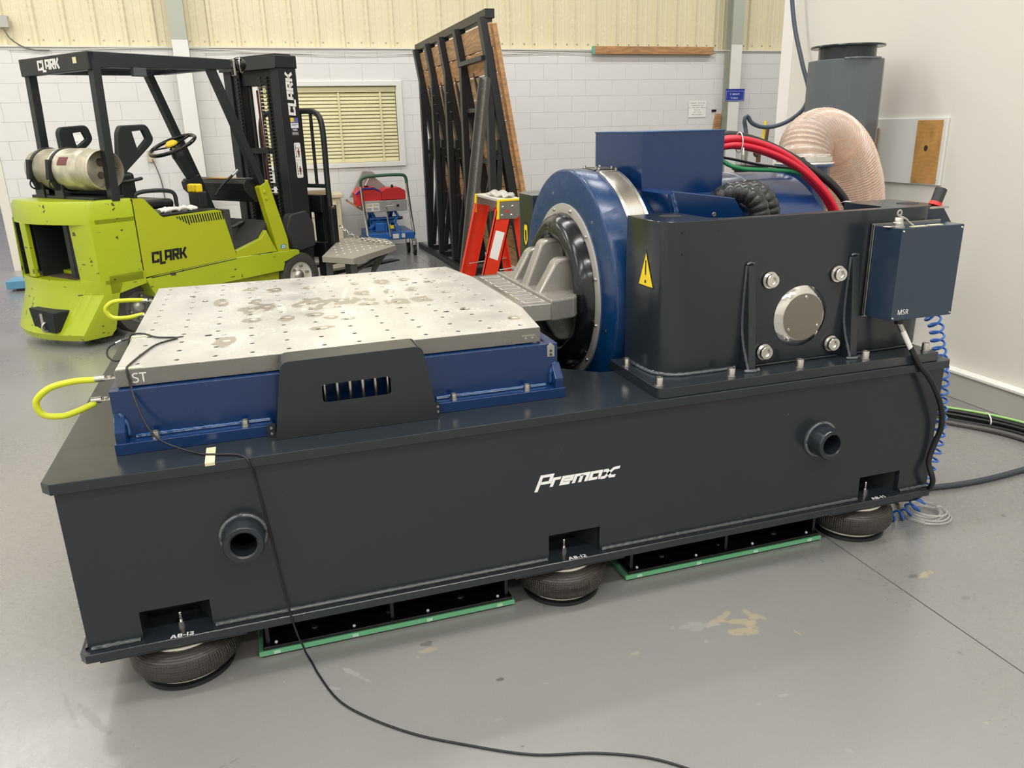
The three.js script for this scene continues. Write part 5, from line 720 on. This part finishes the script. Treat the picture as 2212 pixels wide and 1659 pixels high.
// ---------------------------------------------------------------- cream cabinet, lift cart and its load
{
  const t = thing('cream_cabinet', 'cream metal bench cabinet behind the forklift mast under the window', 'cabinet', [.72, 0, -10.1]);
  part('cabinet_body', [bx(.36, 1.05, .05, .70, -10.35, -9.88, .006)], M.cream, t); part('cabinet_top', bx(.33, 1.085, .70, .745, -10.38, -9.85, .008), M.cream, t); part('side_panel', bx(1.05, 1.058, .08, .68, -10.3, -9.93, 0), M.cream, t);
  part('cabinet_drawer', bx(.40, 1.0, .48, .66, -9.88, -9.868, .003), M.cream, t); part('cabinet_shelf_box', [bx(.55, .95, .745, .78, -10.2, -9.95, .004)], std(0x8a7a60, .6), t); for (const x of [.40, 1.0]) part('cabinet_foot', bx(x - .02, x + .02, 0, .05, -9.95, -9.91), M.black, t);
  const z = -9.6, xm = u => 1.272 + (u - 778) * .00552, yv = v => .940 - (v - 382) * .00548;
  const c = thing('lift_cart', 'blue scissor lift cart with a chrome push handle and green grip', 'cart', [1.55, 0, -9.85]);
  const h = part('push_handle', [tube([[xm(784), yv(508), z + .05], [xm(782), yv(470), z + .02], [xm(778), yv(395), z], [xm(779), yv(388), z]], .017, 24, 12), tube([[xm(885), yv(508), z + .05], [xm(882), yv(470), z + .02], [xm(876.5), yv(395), z], [xm(876), yv(388), z]], .017, 24, 12)], M.chrome, c);
  part('grip', tube([[xm(777.5), yv(400), z], [xm(778), yv(390), z], [xm(781), yv(385), z], [xm(787), yv(382), z], [xm(868), yv(380), z], [xm(873), yv(382), z], [xm(876), yv(388), z], [xm(876.6), yv(397), z]], .0185, 50, 12), M.greyGreen, h);
  part('base_frame', [bx(xm(785), xm(886), .20, .285, z - .62, z + .07, .01)], M.cartBlue, c); part('frame_sticker', [bx(xm(837), xm(850), .215, .27, z + .07, z + .072, 0), bx(xm(856), xm(864), .22, .27, z + .07, z + .072, 0)], M.offwhite, c);
  const sc = (x) => [bar([x, .30, z - .55], [x, .60, z - .05], .045, .02), bar([x, .60, z - .55], [x, .30, z - .05], .045, .02)]; part('scissor_arm', [...sc(xm(800)), ...sc(xm(845))], M.cartBlue, c); part('scissor_side', [bar([xm(792), .33, z - .05], [xm(815), .44, z - .1], .05, .025), bar([xm(793), .58, z - .05], [xm(805), .45, z - .1], .03, .025), bar([xm(858), .44, z - .06], [xm(842), .60, z - .1], .04, .025)], M.cartBlue, c);
  part('cross_tube', [cyl([xm(795), .44, z - .1], [xm(862), .44, z - .1], .022, .022, 12), cyl([xm(798), .56, z - .12], [xm(840), .56, z - .12], .014, .014, 10), bx(xm(800), xm(845), .385, .42, z - .12, z - .05, .006)], std(0x174c86, .4), c);
  part('pump_unit', [bx(xm(803), xm(823), .30, .40, z - .08, z + .02, .01), cyl([xm(826), .29, z], [xm(826), .40, z], .02, .02, 12)], M.cartBlue, c); part('pump_plate', bx(xm(832), xm(842), .33, .37, z + .02, z + .022, 0), M.yellow, c);
  part('foot_pedal', [tube([[xm(853), .22, z + .09], [xm(852), .33, z + .06], [xm(846), .40, z + .03], [xm(847), .44, z + .03], [xm(853), .455, z + .04]], .014, 24, 10)], M.cartBlue, c); part('pedal_rubber', cyl([xm(851), .455, z + .04], [xm(862), .457, z + .05], .018, .018, 12), M.black, c);
  part('release_rod', [cyl([xm(826), .59, z + .06], [xm(832), .24, z + .08], .011, .011, 10)], M.steel, c); part('release_lever', [cyl([xm(828), yv(443.5), z + .05], [xm(850), yv(443.5), z + .05], .006, .006, 8), bx(xm(817), xm(827), yv(433) - .005, yv(433) + .006, z + .04, z + .06, .002)], M.chrome, c); part('lever_ball', new THREE.SphereGeometry(.018, 14, 10).translate(xm(853), yv(443.5), z + .05), M.blackGloss, c);
  for (const [x, zz] of [[xm(881), z + .06], [xm(876), z - .2], [xm(795), z + .03], [xm(795), z - .5]]) { const w = part('caster_wheel', lathe([[.02, -.018], [.05, -.018], [.062, -.014], [.062, .014], [.05, .018], [.02, .018]], [x + .012, .062, zz + .02], 'x', 24), M.black, c); part('caster_hub', lathe([[0, -.021], [.026, -.02], [.03, -.016], [.03, .016], [.026, .02], [0, .021]], [x + .012, .062, zz + .02], 'x', 16), M.zinc, w); part('caster_fork', [bx(x - .012, x - .008, .06, .20, zz - .02, zz + .03, .002), bx(x + .034, x + .038, .06, .20, zz - .02, zz + .03, .002), bx(x - .015, x + .04, .17, .20, zz - .03, zz + .03, .003)], M.zinc, w); }
  part('lift_table', bx(xm(787), xm(875), .535, .60, z - .6, z - .02, .006), M.zinc, c);
  const b = thing('tool_case', 'flat grey tool case with white labels on the lift cart', 'case', [1.53, .545, z - .1]);
  part('case_body', bx(xm(783), xm(876), yv(457), yv(433), z - .4, z - .018, .006), std(0xa9a9a6, .4, .4), b); const lb = canvasTex(256, 128, c2 => { c2.fillStyle = '#e6e4dc'; c2.fillRect(0, 0, 256, 128); c2.fillStyle = '#e2c877'; c2.fillRect(6, 8, 40, 50); c2.fillRect(140, 10, 40, 50); c2.fillStyle = '#777'; for (let i = 0; i < 4; i++) { c2.fillRect(52, 14 + i * 11, 74, 5); c2.fillRect(186, 14 + i * 11, 60, 5); } c2.fillStyle = '#222'; for (let i = 0; i < 3; i++) { c2.fillRect(12, 80 + i * 14, 90, 7); c2.fillRect(140, 78 + i * 14, 100, 7); } });
  part('case_label', printed(.16, .09, .001, [xm(800), yv(446), z - .0172], 'z'), new THREE.MeshPhysicalMaterial({ map: lb, roughness: .6 }), b, { keepUV: true });
  const by = yv(432);
  solo('red_cover', 'left red sheet metal cover with blue edging on the lift cart', 'cover', [prism([[xm(767), by - .07], [xm(767), yv(420)], [xm(780), yv(409)], [xm(805), yv(408)], [xm(822), yv(415)], [xm(822), by]], 'xy', z - .35, z - .06, { bevel: .004 }), prism([[xm(767), yv(419)], [xm(780), yv(408)], [xm(806), yv(407)], [xm(821), yv(414)], [xm(821), yv(412)], [xm(806), yv(404)], [xm(779), yv(405)], [xm(766), yv(417)]], 'xy', z - .36, z - .055)], M.red);
  solo('red_cover', 'right red sheet metal cover on the lift cart', 'cover', prism([[xm(822), by], [xm(823), yv(414)], [xm(833), yv(408)], [xm(863), yv(407)], [xm(875), yv(414)], [xm(875), by]], 'xy', z - .35, z - .06, { bevel: .004 }), M.red);
  solo('blue_edging', 'blue edge strip along the top of the left red cover', 'strip', prism([[xm(767), yv(419)], [xm(780), yv(408.3)], [xm(806), yv(407.3)], [xm(821), yv(414.5)], [xm(821), yv(412)], [xm(806), yv(404.5)], [xm(779), yv(405.5)], [xm(766), yv(417)]], 'xy', z - .06, z - .045), std(0x2b36a8, .4));
  for (const [u, w] of [[790, 'on the left red cover'], [848, 'on the right red cover']]) solo('black_knob', `short black knob standing ${w}`, 'knob', [cyl([xm(u), yv(409), z - .12], [xm(u), yv(401), z - .12], .016, .014, 12), ...(u < 800 ? [cyl([xm(u + 5), yv(409), z - .12], [xm(u + 5), yv(401), z - .12], .012, .012, 12)] : [])], M.black);
  const hp = thing('plastic_hopper', 'translucent grey hopper standing behind the red covers', 'hopper', [1.5, yv(433), z - .4]);
  part('hopper_panel', [prism([[xm(760), yv(428)], [xm(793), yv(372)], [xm(802), yv(371)], [xm(845), yv(410)], [xm(845), yv(430)]], 'xy', z - .42, z - .37, { bevel: .003 }), prism([[xm(793), yv(383)], [xm(792), yv(371)], [xm(812), yv(373)], [xm(822), yv(381)]], 'xy', z - .37, z - .3, { bevel: .003 })], std(0xb4b2aa, .3, 0, { transmission: .35, thickness: .01 }), hp); part('hopper_rod', cyl([xm(795), yv(402), z - .3], [xm(804), yv(386), z - .3], .006, .006, 8), M.white, hp);
  solo('plank', 'light wood plank end lying under the left red cover', 'plank', [prism([[xm(752), yv(436)], [xm(778), yv(454)], [xm(778), yv(449)], [xm(752), yv(431)]], 'xy', z - .4, z - .1, { bevel: .002 })], timberM);
  solo('blue_ramp', 'dark blue wedge shaped plate on the floor left of the lift cart', 'plate', prism([[xm(760), .2], [xm(778), .26], [xm(782), .17], [xm(772), .16]], 'xy', z - .2, z + .1), std(0x1f4064, .5));
}
{ // blue beam on the floor far left
  const t = thing('blue_beam', 'short light blue steel beam on the floor behind the forklift', 'beam', [-2.2, 0, -9.1]); part('beam_body', bx(-2.42, -1.7, .025, .105, -9.3, -8.98, .006), std(0x5a93b4, .4), t); part('beam_skid', bx(-2.34, -1.8, 0, .03, -9.25, -9.0, .003), M.black, t);
}
// ---------------------------------------------------------------- black steel bulkhead frame with a leaning plank wall
{
  const t = thing('bulkhead_frame', 'tall black steel frame carrying a leaning wall of wood planks', 'frame', [2.4, 0, -8.4]), B = M.steelBlack;
  const X = y => 2.49 - y * .168, zs = [-9.82, -9.2, -8.55, -7.9, -7.02];
  part('floor_rail', bx(2.04, 2.09, 0, .06, -10.2, -6.7, .003), B, t); part('floor_rail', bx(2.44, 2.51, 0, .06, -10.0, -6.7, .003), B, t);
  part('top_beam', [bx(2.085, 2.17, 2.345, 2.42, -9.95, -6.98, .004)], B, t);
  zs.forEach((z, i) => {
    part('upright', [bx(2.092, 2.152, .06, 2.36, z - .06, z + .022, .003)], B, t);
    part('leaning_post', bar([X(.06) - .05, .06, z - .02], [X(2.36) - .02, 2.36, z - .02], .10, .07), B, t);
    part('floor_tie', bx(2.09, 2.46, .0, .06, z - .05, z, .003), B, t);
    part('diagonal', bar([2.13, .1, z - .03], [X(1.35) - .06, 1.35, z - .03], .075, .05), B, t);
    part('strut', bx(2.14, X(1.2) - .05, 1.18, 1.22, z - .035, z + .005, .002), B, t);
    if (i < 4) { const z2 = zs[i + 1]; part('cross_brace', bar([2.19, 2.3, z], [2.19, .75, z2], .05, .035), B, t); part('cross_brace', bar([2.16, .08, z], [2.16, 1.25, z2], .05, .035), B, t); if (i === 3) for (const y of [.6, 1.15, 1.62, 2.04]) part('rail', bx(X(y) - .085, X(y) - .03, y - .02, y + .02, z, z2 - .05, .002), B, t); }
  });
  for (let i = 0; i < 11; i++) { const y0 = .12 + i * .2, y1 = y0 + .195, g = bar([X((y0 + y1) / 2) + .025, (y0 + y1) / 2, -9.9], [X((y0 + y1) / 2) + .025, (y0 + y1) / 2, -6.98 - .02 * hash(i, 1, 2)], .042, .193, .166, .003); part('plank', g, [woodM, timberM][i % 2], t); }
  const ns = []; for (let i = 0; i < 22; i++) for (const z of [zs[1], zs[2]]) { const y = .3 + i * .095; ns.push(cyl([X(y) - .07, y, z + .02], [X(y) - .09, y, z + .03], .006, .004, 5)); } part('plank_screw', ns, M.zinc, t, { kind: 'stuff' });
  part('end_plank', bar([X(.06) + .045, .06, -6.965], [X(2.30) + .045, 2.30, -6.965], .08, .04), timberM, t);
  const s = thing('steel_channel', 'dull grey steel bar leaning against the black frame', 'bar', [1.85, 0, -6.7]); part('channel', [bar([1.66, 0, -6.55], [2.02, 1.862, -6.85], .078, .045)], std(0x6f6c66, .5, .5, { roughnessMap: rep(smudge, .3) }), s); part('channel_flange', [bar([1.625, 0, -6.53], [1.985, 1.862, -6.83], .01, .06), bar([1.695, 0, -6.53], [2.055, 1.862, -6.83], .01, .06)], std(0x5d5b56, .5, .5), s);
}
// ---------------------------------------------------------------- orange step ladder
{
  const t = thing('step_ladder', 'orange fibreglass step ladder with yellow top edges', 'ladder', [1.45, 0, -4.85]);
  for (const [z, s] of [[-4.6, 1], [-5.1, -1]]) {
    const zi = z - s * .03;                                             // channel: web on the outside, flanges pointing in
    part('front_rail', [prism([[1.155, 0], [1.255, 0], [1.505, .965], [1.41, .985]], 'xy', z - .004, z), prism([[1.155, 0], [1.161, 0], [1.416, .985], [1.41, .985]], 'xy', zi, z), prism([[1.249, 0], [1.255, 0], [1.505, .965], [1.499, .965]], 'xy', zi, z)], M.orange, t);
    part('rear_rail', [prism([[1.66, 0], [1.71, 0], [1.575, .95], [1.525, .95]], 'xy', z - .05 * s - .004, z - .05 * s), prism([[1.704, 0], [1.71, 0], [1.575, .95], [1.569, .95]], 'xy', z - s * .08, z - s * .05)], M.orange, t);
    const p = part('hinge_plate', prism(roundPoly([[1.418, 1.028], [1.575, 1.03], [1.575, .965], [1.53, .925], [1.412, .93]], .006), 'xy', z + s * .001, z + s * .005), M.zinc, t);
    for (const [x, y] of [[1.447, .997], [1.507, .999], [1.44, .948], [1.50, .948]]) part('rivet', new THREE.SphereGeometry(.0085, 12, 8).scale(1, 1, .6).translate(x, y, z + s * .006), M.chrome, p); part('plate_hole', cyl([1.474, .972, z + s * .0052], [1.474, .972, z + s * .0058], .009, .009, 14), M.red, p);
    part('yellow_edge', [prism([[1.405, .925], [1.422, .925], [1.428, 1.03], [1.575, 1.032], [1.575, 1.045], [1.418, 1.043]], 'xy', z - .014, z + .007, { bevel: .002 })], M.yellow, t);
  }
  part('top_cap', bx(1.425, 1.575, 1.025, 1.045, -5.09, -4.61, .006), std(0xbdb9ae, .5), t); part('plastic_wrap', (() => { const g = new THREE.SphereGeometry(.5, 24, 12); g.scale(.12, .04, .4); const q = g.attributes.position; for (let i = 0; i < q.count; i++) q.setXYZ(i, q.getX(i) + .01 * Math.sin(q.getZ(i) * 60), q.getY(i) + .008 * Math.sin(q.getX(i) * 90 + q.getZ(i) * 40), q.getZ(i)); g.computeVertexNormals(); return g.translate(1.505, 1.055, -4.83); })(), std(0xdedcd4, .2, 0, { transmission: .4, thickness: 0 }), t);
  for (const y of [.28]) { const x = 1.155 + .26 * y; part('step', bx(x, x + .09, y - .012, y + .012, -5.09, -4.61, .003), M.zinc, t); } part('spreader', [bar([1.34, .6, -4.66], [1.60, .62, -4.67], .02, .005), bar([1.34, .6, -5.04], [1.60, .62, -5.03], .02, .005)], M.zinc, t);
  part('rail_sticker', prism([[1.353, .70], [1.405, .678], [1.455, .845], [1.40, .862]], 'xy', -4.6, -4.6 + .001), M.paper, t, { label: 'white paper label on the rail' });
}
// ---------------------------------------------------------------- things on the walls
{
  solo('timber', 'long bare timber resting on the ledge above the block wall', 'timber', bx(4.62, 6.44, 2.37, 2.468, -10.46, -10.41, .003), timberM); solo('timber_end_wrap', 'green painted left end of the timber on the ledge', 'paint band', bx(4.60, 4.625, 2.368, 2.47, -10.462, -10.408, .002), std(0x6fb5a0, .6));
  const sg = canvasTex(512, 320, c => { c.fillStyle = '#2b3d9b'; c.fillRect(0, 0, 512, 320); c.strokeStyle = '#c9cdea'; c.lineWidth = 7; c.strokeRect(18, 62, 476, 236); c.fillStyle = '#f0f1fa'; c.textAlign = 'center'; c.font = 'bold 66px serif'; c.fillText('I', 130, 160); c.fillText('T', 160, 262); c.font = 'bold 54px serif'; c.fillText('MPACT', 278, 160); c.fillText('ABLE', 266, 262); });
  const t = thing('wall_sign', 'blue sign reading impact table on the right hand column', 'sign', [6.76, 1.75, -10.3]); part('sign_plate', printed(.31, .165, .006, [6.755, 1.828, -10.295], 'z'), new THREE.MeshPhysicalMaterial({ map: sg, roughness: .4 }), t, { keepUV: true });
  const pp = (lines, w, h) => canvasTex(512, 600, c => { c.fillStyle = '#f4f2ec'; c.fillRect(0, 0, 512, 600); c.fillStyle = '#55555a'; c.textAlign = 'center'; c.font = 'bold 50px monospace'; lines.forEach((l, i) => c.fillText(l, 256, 100 + i * 84)); });
  const p1 = thing('paper_notice', 'white typed notice taped to the block wall left of the blue sign', 'notice', [6.25, 1.53, -10.46]); part('sheet', printed(.285, .225, .0015, [6.26, 1.652, -10.471], 'z'), new THREE.MeshPhysicalMaterial({ map: pp(['Global Testing', 'Laboratories', 'ML. Incline Impact', 'Tester', 'ET-2119', '04/15/2025']), roughness: .8 }), p1, { keepUV: true });
  const p2 = thing('paper_notice', 'white typed notice on the block wall behind the forklift seat', 'notice', [-1.95, 1.3, -10.46]); part('sheet', printed(.285, .26, .0015, [-1.86, 1.36, -10.471], 'z'), new THREE.MeshPhysicalMaterial({ map: pp(['', 'Environmental Sh', 'ET-2119', '04/23/2025', '', '']), roughness: .8 }), p2, { keepUV: true });
  const wb = thing('wood_block', 'small bare wood block fixed beside the right hand column', 'wood block', [6.55, 1.36, -10.46]); part('block_body', prism([[6.53, 1.40], [6.56, 1.58], [6.64, 1.58], [6.64, 1.36], [6.53, 1.36]], 'xy', -10.475, -10.43, { bevel: .002 }), timberM, wb); part('metal_clip', bx(6.50, 6.57, 1.61, 1.64, -10.478, -10.465, .001), M.black, wb);
}
// ---------------------------------------------------------------- dark standing pipe, air line and filter by the corner
{
  const t = thing('standing_pipe', 'tall dark grey steel pipe with a flanged top beside the right wall', 'pipe', [3.2, 0, -3.82]);
  part('pipe_shell', lathe([[.198, 0], [.198, 1.755], [.196, 1.758], [.165, 1.758]], [3.2, 0, -3.82], 'y', 12, .3), std(0x525a5f, .3, 0, { clearcoat: .4, clearcoatRoughness: .1 }), t);
  part('pipe_neck', lathe([[.148, 1.755], [.148, 1.825]], [3.2, 0, -3.82], 'y', 48), M.dark, t); part('pipe_flange', lathe([[0, 1.822], [.19, 1.822], [.192, 1.826], [.19, 1.832], [.12, 1.832], [.12, 1.826], [0, 1.826]], [3.2, 0, -3.82], 'y', 64), M.dark, t); part('weld_bead', weldRun([[3.05, 1.756, -3.66], [3.10, 1.758, -3.63], [3.18, 1.758, -3.62], [3.26, 1.758, -3.63]], .006), M.weld, t);
  solo('air_line', 'dark blue rubber air hose hanging from above along the corner', 'hose', tube([[3.44, 3.2, -4.80], [3.45, 2.4, -4.72], [3.45, 2.05, -4.64], [3.47, 1.80, -4.55], [3.50, 1.62, -4.50], [3.49, 1.53, -4.52], [3.44, 1.46, -4.58], [3.36, 1.42, -4.64], [3.28, 1.42, -4.68], [3.22, 1.45, -4.70], [3.20, 1.485, -4.71], [3.185, 1.49, -4.71], [3.175, 1.46, -4.71], [3.185, 1.42, -4.71], [3.19, 1.37, -4.70]], .0135, 120, 10), M.hose);
  const f = thing('air_filter', 'grey air filter bowl with fittings and a yellow valve handle by the corner', 'filter', [3.24, .8, -4.7]);
  part('filter_bowl', lathe([[0, .85], [.07, .85], [.085, .9], [.088, 1.10], [.09, 1.11]], [3.25, 0, -4.72], 'y', 28), std(0x5d646a, .35), f); part('filter_head', lathe([[.09, 1.10], [.10, 1.105], [.105, 1.14], [.12, 1.145], [.12, 1.175], [0, 1.18]], [3.25, 0, -4.72], 'y', 28), M.black, f); part('quick_coupler', [cyl([3.185, 1.18, -4.70], [3.188, 1.30, -4.70], .02, .024, 12), cyl([3.188, 1.30, -4.70], [3.19, 1.38, -4.70], .012, .012, 10)], M.zinc, f);
  part('valve_body', [cyl([3.31, 1.19, -4.72], [3.31, 1.30, -4.72], .016, .016, 10), cyl([3.28, 1.24, -4.72], [3.40, 1.30, -4.72], .018, .018, 10), cyl([3.36, 1.32, -4.72], [3.37, 1.43, -4.72], .012, .012, 10)], std(0x6f5a45, .5, .5), f); part('valve_handle', [bar([3.318, 1.33, -4.70], [3.332, 1.455, -4.70], .024, .006)], M.yellow, f); part('drain_pipe', [cyl([3.25, 0, -4.72], [3.25, .86, -4.72], .02, .02, 10)], M.zinc, f);
}
renderer.render(scene, camera);
